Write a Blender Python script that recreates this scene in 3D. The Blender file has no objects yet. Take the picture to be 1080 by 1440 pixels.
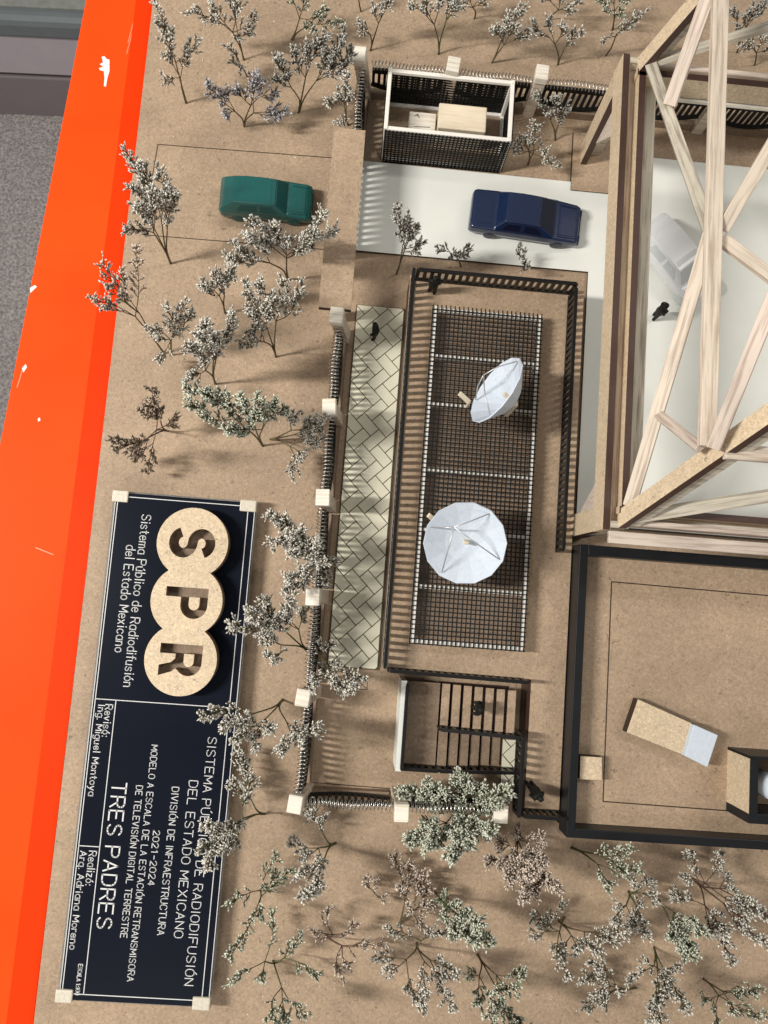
import bpy, bmesh, math, random
from mathutils import Vector, Matrix, Euler
random.seed(7)
R = math.radians
MM = 0.001
scene = bpy.context.scene
COL = scene.collection
# ------------------------------------------------------------------ camera
ROT = Matrix(((0.99606931, 0.07450553, 0.04790471), (-0.07921012, 0.9912848, 0.10526251), (-0.03964458, -0.10864329, 0.99328996)))  # world -> camera
FPX, HC = 1081.0, 353.0
cam = bpy.data.cameras.new('camera'); cam_o = bpy.data.objects.new('camera', cam); COL.objects.link(cam_o)
cam.sensor_fit = 'HORIZONTAL'; cam.sensor_width = 36.0; cam.lens = 36.0 * FPX / 1080.0
cam.clip_start = 0.005; cam.clip_end = 50
cam_o.matrix_world = Matrix.Translation((0, 0, HC * MM)) @ ROT.transposed().to_4x4()
scene.camera = cam_o
# ------------------------------------------------------------------ world and lamps (indoor room light)
w = bpy.data.worlds.new('World'); scene.world = w; w.use_nodes = True
bg = w.node_tree.nodes['Background']; bg.inputs[0].default_value = (1.0, 0.965, 0.92, 1); bg.inputs[1].default_value = 0.33


def lamp(name, loc, target, sx, sy, watts, col, roll=0):
    l = bpy.data.lights.new(name, 'AREA'); l.shape = 'RECTANGLE'; l.size = sx; l.size_y = sy; l.energy = watts; l.color = col
    o = bpy.data.objects.new(name, l); COL.objects.link(o)
    d = (Vector(target) - Vector(loc)).normalized()
    x = Vector((1, 0, 0)); x = (x - d * x.dot(d)).normalized(); z = -d; y = z.cross(x)
    o.matrix_world = Matrix.Translation(loc) @ Matrix((x, y, z)).transposed().to_4x4()
    return o


lamp('ceiling_lamp', (-0.66, -0.0, 0.74), (0, 0.02, 0), 0.26, 0.046, 10.8, (1.0, 0.965, 0.905))
lamp('ceiling_lamp', (1.05, 0.62, 1.35), (0.05, 0.05, 0), 0.5, 0.12, 6.2, (1.0, 0.965, 0.905))
lamp('ceiling_lamp', (-0.35, -1.15, 1.35), (0.0, 0.0, 0), 0.5, 0.3, 4.0, (1.0, 0.95, 0.88))
scene.view_settings.view_transform = 'Standard'; scene.view_settings.look = 'None'
scene.view_settings.exposure = 0.0; scene.view_settings.gamma = 1.0
scene.cycles.max_bounces = 8; scene.cycles.transparent_max_bounces = 8
try:
    scene.cycles.use_denoising = True
except Exception:
    pass


def P(px, py, z=0.0):
    """point of the model (mm) at height z that a photo pixel looks at"""
    r = ROT.transposed() @ Vector(((px - 540) / FPX, -(py - 720) / FPX, -1.0))
    s = (z - HC) / r.z
    return Vector((r.x * s, r.y * s, z))


# ------------------------------------------------------------------ materials
def new_mat(name):
    m = bpy.data.materials.new(name); m.use_nodes = True
    nt = m.node_tree; b = nt.nodes['Principled BSDF']
    return m, nt, b


def node(nt, t, **k):
    n = nt.nodes.new(t)
    for a, v in k.items():
        if a.startswith('i_'):
            key = a[2:]
            n.inputs[int(key) if key.isdigit() else key].default_value = v
        else:
            setattr(n, a, v)
    return n


def plain(name, col, rough=0.5, metal=0.0, spec=0.5, noise=0.0, nscale=600.0, coat=0.0, bump=0.0, trans=0.0):
    m, nt, b = new_mat(name)
    b.inputs['Roughness'].default_value = rough; b.inputs['Metallic'].default_value = metal
    b.inputs['Specular IOR Level'].default_value = spec; b.inputs['Coat Weight'].default_value = coat
    b.inputs['Transmission Weight'].default_value = trans
    c4 = (*col, 1)
    b.inputs['Base Color'].default_value = c4
    if noise or bump:
        tc = node(nt, 'ShaderNodeTexCoord'); n = node(nt, 'ShaderNodeTexNoise'); n.inputs['Scale'].default_value = nscale; n.inputs['Detail'].default_value = 5
        nt.links.new(tc.outputs['Object'], n.inputs['Vector'])
        if noise:
            mx = node(nt, 'ShaderNodeMix', data_type='RGBA')
            mx.inputs[6].default_value = tuple(c * (1 - noise) for c in col) + (1,); mx.inputs[7].default_value = tuple(min(1, c * (1 + noise)) for c in col) + (1,)
            nt.links.new(n.outputs['Fac'], mx.inputs[0]); nt.links.new(mx.outputs[2], b.inputs['Base Color'])
        if bump:
            bp = node(nt, 'ShaderNodeBump'); bp.inputs['Strength'].default_value = bump; bp.inputs['Distance'].default_value = 0.0004
            nt.links.new(n.outputs['Fac'], bp.inputs['Height']); nt.links.new(bp.outputs[0], b.inputs['Normal'])
    return m


def mdf_mat(name, base, stain=0.18):
    """fibreboard: fine fibre noise, broad stains and tiny dark flecks"""
    m, nt, b = new_mat(name)
    tc = node(nt, 'ShaderNodeTexCoord')
    n1 = node(nt, 'ShaderNodeTexNoise'); n1.inputs['Scale'].default_value = 26; n1.inputs['Detail'].default_value = 6; n1.inputs['Roughness'].default_value = 0.6
    n2 = node(nt, 'ShaderNodeTexNoise'); n2.inputs['Scale'].default_value = 900; n2.inputs['Detail'].default_value = 6; n2.inputs['Roughness'].default_value = 0.75
    n2.inputs['Distortion'].default_value = 1.2
    n3 = node(nt, 'ShaderNodeTexVoronoi'); n3.inputs['Scale'].default_value = 260; n3.inputs['Randomness'].default_value = 1.0
    n4 = node(nt, 'ShaderNodeTexNoise'); n4.inputs['Scale'].default_value = 260; n4.inputs['Detail'].default_value = 3; n4.inputs['Distortion'].default_value = 3.0
    for n in (n1, n2, n3, n4):
        nt.links.new(tc.outputs['Object'], n.inputs['Vector'])
    r1 = node(nt, 'ShaderNodeMapRange'); r1.inputs[1].default_value = 0.3; r1.inputs[2].default_value = 0.7; r1.inputs[3].default_value = 1 - stain; r1.inputs[4].default_value = 1 + stain * 0.55
    nt.links.new(n1.outputs['Fac'], r1.inputs[0])
    r2 = node(nt, 'ShaderNodeMapRange'); r2.inputs[1].default_value = 0.3; r2.inputs[2].default_value = 0.7; r2.inputs[3].default_value = 0.66; r2.inputs[4].default_value = 1.28
    nt.links.new(n2.outputs['Fac'], r2.inputs[0])
    r3 = node(nt, 'ShaderNodeMapRange'); r3.inputs[1].default_value = 0.02; r3.inputs[2].default_value = 0.075; r3.inputs[3].default_value = 0.66; r3.inputs[4].default_value = 1.0
    nt.links.new(n3.outputs['Distance'], r3.inputs[0])
    r4 = node(nt, 'ShaderNodeMapRange'); r4.inputs[1].default_value = 0.35; r4.inputs[2].default_value = 0.65; r4.inputs[3].default_value = 0.9; r4.inputs[4].default_value = 1.08
    nt.links.new(n4.outputs['Fac'], r4.inputs[0])
    m1 = node(nt, 'ShaderNodeMath', operation='MULTIPLY'); nt.links.new(r1.outputs[0], m1.inputs[0]); nt.links.new(r2.outputs[0], m1.inputs[1])
    m2 = node(nt, 'ShaderNodeMath', operation='MULTIPLY'); nt.links.new(m1.outputs[0], m2.inputs[0]); nt.links.new(r3.outputs[0], m2.inputs[1])
    m3 = node(nt, 'ShaderNodeMath', operation='MULTIPLY'); nt.links.new(m2.outputs[0], m3.inputs[0]); nt.links.new(r4.outputs[0], m3.inputs[1])
    n5 = node(nt, 'ShaderNodeTexNoise'); n5.inputs['Scale'].default_value = 130; n5.inputs['Detail'].default_value = 2; n5.inputs['Distortion'].default_value = 1.5
    n6 = node(nt, 'ShaderNodeTexNoise'); n6.inputs['Scale'].default_value = 330; n6.inputs['Detail'].default_value = 1
    for n in (n5, n6): nt.links.new(tc.outputs['Object'], n.inputs['Vector'])
    s5 = node(nt, 'ShaderNodeMath', operation='SUBTRACT'); s5.inputs[1].default_value = 0.5; nt.links.new(n5.outputs['Fac'], s5.inputs[0])
    a5 = node(nt, 'ShaderNodeMath', operation='ABSOLUTE'); nt.links.new(s5.outputs[0], a5.inputs[0])
    l5 = node(nt, 'ShaderNodeMath', operation='LESS_THAN'); l5.inputs[1].default_value = 0.012; nt.links.new(a5.outputs[0], l5.inputs[0])
    g6 = node(nt, 'ShaderNodeMath', operation='GREATER_THAN'); g6.inputs[1].default_value = 0.62; nt.links.new(n6.outputs['Fac'], g6.inputs[0])
    f5 = node(nt, 'ShaderNodeMath', operation='MULTIPLY'); nt.links.new(l5.outputs[0], f5.inputs[0]); nt.links.new(g6.outputs[0], f5.inputs[1])
    d5 = node(nt, 'ShaderNodeMath', operation='MULTIPLY_ADD'); d5.inputs[1].default_value = -0.38; d5.inputs[2].default_value = 1.0; nt.links.new(f5.outputs[0], d5.inputs[0])
    m4 = node(nt, 'ShaderNodeMath', operation='MULTIPLY'); nt.links.new(m3.outputs[0], m4.inputs[0]); nt.links.new(d5.outputs[0], m4.inputs[1])
    vm = node(nt, 'ShaderNodeVectorMath', operation='SCALE'); vm.inputs[0].default_value = base; nt.links.new(m4.outputs[0], vm.inputs['Scale'])
    nt.links.new(vm.outputs[0], b.inputs['Base Color'])
    b.inputs['Roughness'].default_value = 0.62; b.inputs['Specular IOR Level'].default_value = 0.3
    bp = node(nt, 'ShaderNodeBump'); bp.inputs['Strength'].default_value = 0.25; bp.inputs['Distance'].default_value = 0.0002
    nt.links.new(n2.outputs['Fac'], bp.inputs['Height']); nt.links.new(bp.outputs[0], b.inputs['Normal'])
    return m


def balsa_mat(name, light, dark, rough=0.6):
    """grain runs along each stick's local x"""
    m, nt, b = new_mat(name)
    tc = node(nt, 'ShaderNodeTexCoord'); mp = node(nt, 'ShaderNodeMapping'); mp.inputs['Scale'].default_value = (38, 800, 800)
    oi = node(nt, 'ShaderNodeObjectInfo')
    ad = node(nt, 'ShaderNodeVectorMath', operation='ADD')
    nt.links.new(tc.outputs['Object'], ad.inputs[0]); nt.links.new(oi.outputs['Random'], ad.inputs[1])
    nt.links.new(ad.outputs[0], mp.inputs['Vector'])
    n = node(nt, 'ShaderNodeTexNoise'); n.inputs['Scale'].default_value = 1.0; n.inputs['Detail'].default_value = 5; n.inputs['Roughness'].default_value = 0.65
    nt.links.new(mp.outputs[0], n.inputs['Vector'])
    n2 = node(nt, 'ShaderNodeTexNoise'); n2.inputs['Scale'].default_value = 45; nt.links.new(ad.outputs[0], n2.inputs['Vector'])
    cr = node(nt, 'ShaderNodeValToRGB'); cr.color_ramp.elements[0].position = 0.37; cr.color_ramp.elements[0].color = (*dark, 1)
    cr.color_ramp.elements[1].position = 0.53; cr.color_ramp.elements[1].color = (*light, 1)
    nt.links.new(n.outputs['Fac'], cr.inputs[0])
    mr = node(nt, 'ShaderNodeMapRange'); mr.inputs[1].default_value = 0.3; mr.inputs[2].default_value = 0.7; mr.inputs[3].default_value = 0.86; mr.inputs[4].default_value = 1.08
    nt.links.new(n2.outputs['Fac'], mr.inputs[0])
    vm = node(nt, 'ShaderNodeVectorMath', operation='SCALE'); nt.links.new(cr.outputs[0], vm.inputs[0]); nt.links.new(mr.outputs[0], vm.inputs['Scale'])
    nt.links.new(vm.outputs[0], b.inputs['Base Color']); b.inputs['Roughness'].default_value = rough
    bp = node(nt, 'ShaderNodeBump'); bp.inputs['Strength'].default_value = 0.35; bp.inputs['Distance'].default_value = 0.0003
    nt.links.new(n.outputs['Fac'], bp.inputs['Height']); nt.links.new(bp.outputs[0], b.inputs['Normal'])
    return m


def attr_mat(name, c0, c1, c2, rough=0.6):
    """flower bud: colour by the bud's own base-to-tip attribute and a per-bud shade"""
    m, nt, b = new_mat(name)
    a = node(nt, 'ShaderNodeAttribute'); a.attribute_name = 'tint'
    sp = node(nt, 'ShaderNodeSeparateColor'); nt.links.new(a.outputs['Color'], sp.inputs[0])
    cr = node(nt, 'ShaderNodeValToRGB'); e = cr.color_ramp.elements
    e[0].position = 0.0; e[0].color = (*c0, 1); e[1].position = 1.0; e[1].color = (*c2, 1)
    x = e.new(0.5); x.color = (*c1, 1)
    nt.links.new(sp.outputs[0], cr.inputs[0])
    vm = node(nt, 'ShaderNodeVectorMath', operation='SCALE'); nt.links.new(cr.outputs[0], vm.inputs[0])
    mr = node(nt, 'ShaderNodeMapRange'); mr.inputs[3].default_value = 0.5; mr.inputs[4].default_value = 1.2
    nt.links.new(sp.outputs[1], mr.inputs[0]); nt.links.new(mr.outputs[0], vm.inputs['Scale'])
    nt.links.new(vm.outputs[0], b.inputs['Base Color']); b.inputs['Roughness'].default_value = rough
    return m


M = {}
M['mdf'] = mdf_mat('mdf_board', (0.41, 0.298, 0.202))
M['mdf_light'] = mdf_mat('mdf_light', (0.63, 0.50, 0.345), 0.08)
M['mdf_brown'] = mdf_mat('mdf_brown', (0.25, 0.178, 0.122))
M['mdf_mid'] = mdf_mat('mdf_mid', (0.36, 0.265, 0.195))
M['burnt'] = plain('burnt_edge', (0.035, 0.018, 0.010), 0.6, noise=0.4, nscale=900)
M['burnt_brown'] = plain('burnt_brown_edge', (0.055, 0.026, 0.018), 0.5, noise=0.3, nscale=700)
M['balsa'] = balsa_mat('balsa', (0.68, 0.585, 0.475), (0.44, 0.345, 0.27))
M['balsa_pink'] = balsa_mat('balsa_pinkish', (0.66, 0.56, 0.475), (0.43, 0.335, 0.275))
M['balsa_grey'] = balsa_mat('balsa_greyish', (0.58, 0.53, 0.43), (0.30, 0.255, 0.20))
M['balsa_pale'] = balsa_mat('balsa_pale', (0.80, 0.745, 0.64), (0.62, 0.55, 0.44))
M['basswood'] = balsa_mat('basswood', (0.76, 0.66, 0.50), (0.68, 0.57, 0.42))
M['black'] = plain('black_acrylic', (0.010, 0.010, 0.010), 0.35, spec=0.25)
M['black_matte'] = plain('black_card', (0.010, 0.010, 0.009), 0.6, spec=0.2)
M['parapet'] = plain('black_acrylic_strip', (0.010, 0.011, 0.013), 0.4, spec=0.25, noise=0.3, nscale=120)
M['wire'] = plain('coil_wire', (0.62, 0.60, 0.56), 0.32, metal=1.0)
M['wire_dark'] = plain('thin_wire', (0.55, 0.56, 0.58), 0.4, metal=0.6)
M['white_card'] = plain('white_card', (0.76, 0.77, 0.72), 0.55, noise=0.05, nscale=60, bump=0.05)
M['tile'] = plain('tile_card', (0.72, 0.69, 0.54), 0.5, noise=0.09, nscale=120)
M['groove'] = plain('groove_brown', (0.10, 0.068, 0.030), 0.7, noise=0.3, nscale=300)
M['white_frame'] = plain('white_frame', (0.80, 0.76, 0.70), 0.6, noise=0.08, nscale=300)
M['paper'] = plain('pale_blue_paper', (0.56, 0.62, 0.70), 0.75, noise=0.13, nscale=900, bump=0.25)
M['navy'] = plain('navy_acrylic', (0.0065, 0.0085, 0.0155), 0.3, spec=0.07, noise=0.12, nscale=40)
M['engrave'] = plain('engraved_white', (0.66, 0.66, 0.65), 0.6)
M['pad'] = plain('translucent_pad', (0.60, 0.55, 0.45), 0.4, noise=0.3, nscale=900, bump=0.4)
M['clear'] = plain('clear_acrylic', (0.86, 0.88, 0.87), 0.06, trans=0.85)
M['white_plastic'] = plain('frosted_plastic', (0.86, 0.88, 0.89), 0.25, trans=0.25)
M['clear_plastic'] = plain('clear_plastic', (0.84, 0.87, 0.88), 0.15, trans=0.45)
M['green_car'] = plain('green_plastic', (0.006, 0.088, 0.082), 0.26, noise=0.15, nscale=420, bump=0.4, coat=0.5)
M['green_glass'] = plain('green_plastic_window', (0.004, 0.066, 0.064), 0.35)
M['blue_car'] = plain('blue_plastic', (0.007, 0.017, 0.055), 0.24, noise=0.15, nscale=500, bump=0.16, coat=0.3)
M['blue_glass'] = plain('blue_plastic_window', (0.004, 0.006, 0.022), 0.3)
M['chip'] = plain('paint_chip', (0.85, 0.82, 0.80), 0.7, noise=0.1)
M['stem'] = plain('dry_stem', (0.105, 0.082, 0.040), 0.65, noise=0.35, nscale=400)
M['stem_green'] = plain('green_stem', (0.075, 0.085, 0.030), 0.65, noise=0.35, nscale=400)
M['stem_red'] = plain('reddish_stem', (0.085, 0.045, 0.032), 0.65, noise=0.35, nscale=400)
M['bud_w'] = attr_mat('white_buds', (0.075, 0.062, 0.036), (0.27, 0.24, 0.17), (0.90, 0.87, 0.79))
M['bud_p'] = attr_mat('purplish_buds', (0.08, 0.075, 0.06), (0.22, 0.21, 0.23), (0.68, 0.66, 0.66))
M['bud_g'] = attr_mat('greenish_buds', (0.045, 0.062, 0.024), (0.17, 0.19, 0.105), (0.82, 0.83, 0.70))
M['bud_b'] = attr_mat('brownish_buds', (0.09, 0.055, 0.032), (0.22, 0.155, 0.10), (0.58, 0.49, 0.38))
M['bud_k'] = attr_mat('pinkish_buds', (0.10, 0.065, 0.04), (0.33, 0.245, 0.18), (0.86, 0.75, 0.64))
M['bud_d'] = attr_mat('dark_buds', (0.07, 0.065, 0.045), (0.17, 0.16, 0.135), (0.66, 0.64, 0.57))

# orange painted board
m, nt, b = new_mat('orange_paint'); M['orange'] = m
b.inputs['Base Color'].default_value = (0.92, 0.066, 0.006, 1); b.inputs['Roughness'].default_value = 0.5; b.inputs['Specular IOR Level'].default_value = 0.05
tc = node(nt, 'ShaderNodeTexCoord'); n = node(nt, 'ShaderNodeTexNoise'); n.inputs['Scale'].default_value = 14; nt.links.new(tc.outputs['Object'], n.inputs['Vector'])
mx = node(nt, 'ShaderNodeMix', data_type='RGBA'); mx.inputs[6].default_value = (0.86, 0.052, 0.005, 1); mx.inputs[7].default_value = (0.98, 0.088, 0.010, 1)
nt.links.new(n.outputs['Fac'], mx.inputs[0]); nt.links.new(mx.outputs[2], b.inputs['Base Color'])
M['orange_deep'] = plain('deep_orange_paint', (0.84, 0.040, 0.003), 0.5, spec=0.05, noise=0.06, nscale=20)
# carpet
m, nt, b = new_mat('carpet'); M['carpet'] = m
tc = node(nt, 'ShaderNodeTexCoord'); n = node(nt, 'ShaderNodeTexVoronoi'); n.inputs['Scale'].default_value = 330
n2 = node(nt, 'ShaderNodeTexNoise'); n2.inputs['Scale'].default_value = 210; n2.inputs['Detail'].default_value = 3
for q in (n, n2): nt.links.new(tc.outputs['Object'], q.inputs['Vector'])
cr = node(nt, 'ShaderNodeValToRGB'); cr.color_ramp.elements[0].position = 0.3; cr.color_ramp.elements[0].color = (0.20, 0.182, 0.177, 1); cr.color_ramp.elements[1].position = 0.72; cr.color_ramp.elements[1].color = (0.48, 0.445, 0.435, 1)
mm = node(nt, 'ShaderNodeMix', data_type='FLOAT'); mm.inputs[0].default_value = 0.6
nt.links.new(n.outputs['Distance'], mm.inputs[2]); nt.links.new(n2.outputs['Fac'], mm.inputs[3])
nt.links.new(mm.outputs[0], cr.inputs[0]); nt.links.new(cr.outputs[0], b.inputs['Base Color']); b.inputs['Roughness'].default_value = 0.95
bp = node(nt, 'ShaderNodeBump'); bp.inputs['Strength'].default_value = 0.7; bp.inputs['Distance'].default_value = 0.004
nt.links.new(mm.outputs[0], bp.inputs['Height']); nt.links.new(bp.outputs[0], b.inputs['Normal'])
M['bench_fabric'] = plain('bench_fabric', (0.25, 0.26, 0.24), 0.9, noise=0.35, nscale=160, bump=0.5)
M['bench_trim'] = plain('bench_trim', (0.155, 0.18, 0.19), 0.5, noise=0.1, nscale=60)
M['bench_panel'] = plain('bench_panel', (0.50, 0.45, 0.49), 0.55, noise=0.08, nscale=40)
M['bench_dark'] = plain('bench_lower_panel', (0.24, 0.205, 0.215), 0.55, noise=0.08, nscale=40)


# ------------------------------------------------------------------ mesh helpers (all input in mm)
class MB:
    def __init__(s): s.v = []; s.f = []; s.m = []

    def add(s, vs, fs, mi=0):
        o = len(s.v); s.v += [Vector(v) for v in vs]
        for i, f in enumerate(fs):
            s.f.append([o + q for q in f]); s.m.append(mi[i] if isinstance(mi, (list, tuple)) else mi)

    def box(s, x0, x1, y0, y1, z0, z1, side=0, top=0):
        s.prism([(x0, y0), (x1, y0), (x1, y1), (x0, y1)], z0, z1, side, top)

    def prism(s, poly, z0, z1, side=0, top=0):
        n = len(poly)
        vs = [(p[0], p[1], z0) for p in poly] + [(p[0], p[1], z1) for p in poly]
        fs = [list(range(n - 1, -1, -1)), list(range(n, 2 * n))] + [[i, (i + 1) % n, n + (i + 1) % n, n + i] for i in range(n)]
        s.add(vs, fs, [top, top] + [side] * n)

    def sweep(s, p0, p1, poly, side=0):
        n = len(poly); p0 = Vector(p0); p1 = Vector(p1)
        vs = [(p0.x + a, p0.y + b, p0.z) for a, b in poly] + [(p1.x + a, p1.y + b, p1.z) for a, b in poly]
        fs = [list(range(n - 1, -1, -1)), list(range(n, 2 * n))] + [[i, (i + 1) % n, n + (i + 1) % n, n + i] for i in range(n)]
        s.add(vs, fs, [0, 0] + (side if isinstance(side, list) else [side] * n))

    def bar(s, p0, p1, w, t, up=(0, 0, 1), mi=0):
        p0 = Vector(p0); p1 = Vector(p1); d = (p1 - p0).normalized(); u = Vector(up)
        if abs(d.dot(u)) > 0.98: u = Vector((0, 1, 0))
        a = d.cross(u).normalized() * (w / 2); c = a.cross(d).normalized() * (t / 2)
        vs = []
        for p in (p0, p1): vs += [p - a - c, p + a - c, p + a + c, p - a + c]
        s.add(vs, [[3, 2, 1, 0], [4, 5, 6, 7], [0, 1, 5, 4], [1, 2, 6, 5], [2, 3, 7, 6], [3, 0, 4, 7]], mi)

    def tube(s, pts, rad, n=6, mi=0):
        pts = [Vector(p) for p in pts]
        if not isinstance(rad, (list, tuple)): rad = [rad] * len(pts)
        vs = []; prev = None
        for i, p in enumerate(pts):
            d = (pts[min(i + 1, len(pts) - 1)] - pts[max(i - 1, 0)])
            d = d.normalized() if d.length > 1e-9 else Vector((0, 0, 1))
            if prev is None:
                prev = Vector((0, 0, 1)) if abs(d.z) < 0.9 else Vector((1, 0, 0))
            a = (prev - d * prev.dot(d)).normalized(); prev = a; c = d.cross(a)
            vs += [p + (a * math.cos(2 * math.pi * k / n) + c * math.sin(2 * math.pi * k / n)) * rad[i] for k in range(n)]
        fs = [list(range(n - 1, -1, -1)), [(len(pts) - 1) * n + k for k in range(n)]]
        for i in range(len(pts) - 1):
            for k in range(n):
                fs.append([i * n + k, i * n + (k + 1) % n, (i + 1) * n + (k + 1) % n, (i + 1) * n + k])
        s.add(vs, fs, mi)

    def lathe(s, prof, c, n=24, mi=0):
        c = Vector(c); vs = []
        for r, z in prof:
            vs += [c + Vector((r * math.cos(2 * math.pi * k / n), r * math.sin(2 * math.pi * k / n), z)) for k in range(n)]
        fs = []
        for i in range(len(prof) - 1):
            for k in range(n): fs.append([i * n + k, i * n + (k + 1) % n, (i + 1) * n + (k + 1) % n, (i + 1) * n + k])
        fs += [list(range(n - 1, -1, -1)), [(len(prof) - 1) * n + k for k in range(n)]]
        s.add(vs, fs, mi)

    def mesh(s, name, mats, org=(0, 0, 0), smooth=False):
        org = Vector(org)
        me = bpy.data.meshes.new(name)
        me.from_pydata([tuple((v - org) * MM) for v in s.v], [], s.f)
        for m in (mats if isinstance(mats, (list, tuple)) else [mats]): me.materials.append(M[m] if isinstance(m, str) else m)
        me.polygons.foreach_set('material_index', s.m)
        if smooth: me.polygons.foreach_set('use_smooth', [True] * len(me.polygons))
        me.update()
        return me

    def obj(s, name, mats, parent=None, smooth=False, bevel=0.0, kind=None):
        """link as one mesh object; coordinates are in model mm, parents sit at their own base"""
        org = WORG.get(parent.name, Vector((0, 0, 0))) if parent else Vector((0, 0, 0))
        o = bpy.data.objects.new(name, s.mesh(name, mats, org, smooth)); COL.objects.link(o)
        if parent: o.parent = parent; WORG[o.name] = org
        if bevel:
            bv = o.modifiers.new('bevel', 'BEVEL'); bv.width = bevel * MM; bv.segments = 2; bv.limit_method = 'ANGLE'; bv.angle_limit = R(40)
        if kind: o['kind'] = kind
        return o


WORG = {}


def tag(o, label=None, cat=None, group=None, kind=None):
    if label: o['label'] = label
    if cat: o['category'] = cat
    if group: o['group'] = group
    if kind: o['kind'] = kind
    return o


def thing(name, base, label, cat, group=None):
    o = bpy.data.objects.new(name, None); COL.objects.link(o); o.empty_display_size = 0.005
    base = Vector(base) if len(base) == 3 else Vector((*base, 0)); o.location = base * MM; WORG[o.name] = base
    return tag(o, label, cat, group)


def place(name, me, parent, loc, rot=None):
    """an object on shared mesh data (mesh local origin) put at a model position"""
    o = bpy.data.objects.new(name, me); COL.objects.link(o)
    org = WORG.get(parent.name, Vector((0, 0, 0))) if parent else Vector((0, 0, 0))
    o.parent = parent; o.location = (Vector(loc) - org) * MM
    if rot: o.rotation_euler = rot
    return o


def stick(name, p0, p1, w, t, mat, parent, up=(0, 0, 1), bevel=0.25):
    """a wooden stick with its own local axes, grain along local x; w across, t along 'up'"""
    p0 = Vector(p0); p1 = Vector(p1); d = (p1 - p0); L = d.length; d.normalize(); u = Vector(up)
    if abs(d.dot(u)) > 0.98: u = Vector((0, 1, 0))
    y = u.cross(d).normalized(); z = d.cross(y)
    b = MB(); b.box(-L / 2, L / 2, -w / 2, w / 2, -t / 2, t / 2)
    o = bpy.data.objects.new(name, b.mesh(name, mat)); COL.objects.link(o)
    org = WORG.get(parent.name, Vector((0, 0, 0))) if parent else Vector((0, 0, 0))
    o.parent = parent
    o.matrix_local = Matrix.Translation(((p0 + p1) / 2 - org) * MM) @ Matrix((d, y, z)).transposed().to_4x4()
    if bevel:
        bv = o.modifiers.new('bevel', 'BEVEL'); bv.width = bevel * MM; bv.segments = 2
    return o


# ================================================================== SETTING
b = MB(); b.box(-1500, 700, -900, 1500, -712, -700)
tag(b.obj('floor', 'carpet'), kind='structure')

g = MB(); g.box(-117.6, 330, -262, 420, -3.2, 0, side=1)
ground = tag(g.obj('ground', ['mdf', 'burnt']), kind='structure')
for a, c in (((222, 203), (467, 222)), ((222, 203), (200, 330)), ((200, 330), (458, 351)), ((436, 1100), (560, 1110))):
    b = MB(); b.bar(P(*a, 0.02), P(*c, 0.02), 0.42, 0.06); b.obj('engraved_line', 'burnt', ground)

for a, c in (((497, 950), (517, 951)), ((517, 951), (516, 970)), ((516, 970), (496, 969)), ((499, 952), (515, 968))):
    b = MB(); b.bar(P(*a, 0.02), P(*c, 0.02), 0.3, 0.06); b.obj('engraved_line', 'burnt', ground)

# orange table top the board lies on
b = MB(); b.prism([(-143.3, 420), (-187, -320), (335, -320), (335, 420)], -26, -3.4)
table = thing('table', (80, 60, -26), 'bright orange painted table top under the brown model board', 'table')
b.obj('table_top', 'orange', table, bevel=1.2)
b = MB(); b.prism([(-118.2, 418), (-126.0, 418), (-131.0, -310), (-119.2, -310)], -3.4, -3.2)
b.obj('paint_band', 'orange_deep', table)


def chip(name, pts, parent, mat='chip', z=-3.33, zt=0.05):
    b = MB(); pp = [P(x, y, z) for x, y in pts]
    pp = [(p.x, p.y) for p in pp]
    ar = sum(pp[i][0] * pp[(i + 1) % len(pp)][1] - pp[(i + 1) % len(pp)][0] * pp[i][1] for i in range(len(pp)))
    if ar < 0: pp.reverse()
    b.prism(pp, z, z + zt); return b.obj(name, mat, parent)


chip('paint_chip', [(143, 80), (147, 79), (150, 83), (154, 84), (154, 100), (151, 110), (149, 122), (146, 121), (147, 110), (146, 100), (141, 99), (139, 96), (145, 94), (140, 90), (145, 88)], table)
chip('paint_chip', [(42, 405), (49, 401), (52, 403), (47, 408), (43, 412)], table)
chip('paint_chip', [(31, 518), (36, 512), (38, 516), (33, 524)], table)
chip('paint_chip', [(53, 589), (56, 587), (57, 591), (54, 593)], table)
chip('paint_chip', [(65, 1204), (70, 1200), (68, 1216), (66, 1228), (63, 1222)], table)
for x0, y0, x1, y1 in ((196, 8, 178, 76), (188, 30, 180, 60), (200, 25, 186, 50), (24, 545, 33, 515), (50, 770, 75, 780)):
    b = MB(); b.bar(P(x0, y0, -3.31), P(x1, y1, -3.31), 0.5, 0.04); b.obj('scratch', plain('scratch_mark', (0.95, 0.22, 0.10), 0.5), table)

# low grey bench on the floor behind the table
ZB = -700
f0 = P(-300, 147, ZB); f1 = P(260, 172, ZB)
bench = thing('bench', (f0.x, f0.y, ZB), 'low grey bench with textured top on the carpet beside the table', 'bench')
d = (f1 - f0).normalized(); nrm = Vector((-d.y, d.x, 0))


def bench_box(name, mat, z0, z1, out, depth, bev=0.0):
    q0 = f0 - nrm * out; q1 = f1 - nrm * out; q2 = f1 + nrm * depth; q3 = f0 + nrm * depth
    b = MB(); b.prism([(q.x, q.y) for q in (q0, q1, q2, q3)], z0, z1); return b.obj(name, mat, bench, bevel=bev)


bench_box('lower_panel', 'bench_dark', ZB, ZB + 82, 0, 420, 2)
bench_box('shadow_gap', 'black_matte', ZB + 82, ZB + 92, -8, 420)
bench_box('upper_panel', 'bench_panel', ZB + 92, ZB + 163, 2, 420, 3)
bench_box('edge_trim', 'bench_trim', ZB + 163, ZB + 195, 7, 14, 8)
bench_box('seat_top', 'bench_fabric', ZB + 163, ZB + 192, -14, 420, 2)

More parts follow.
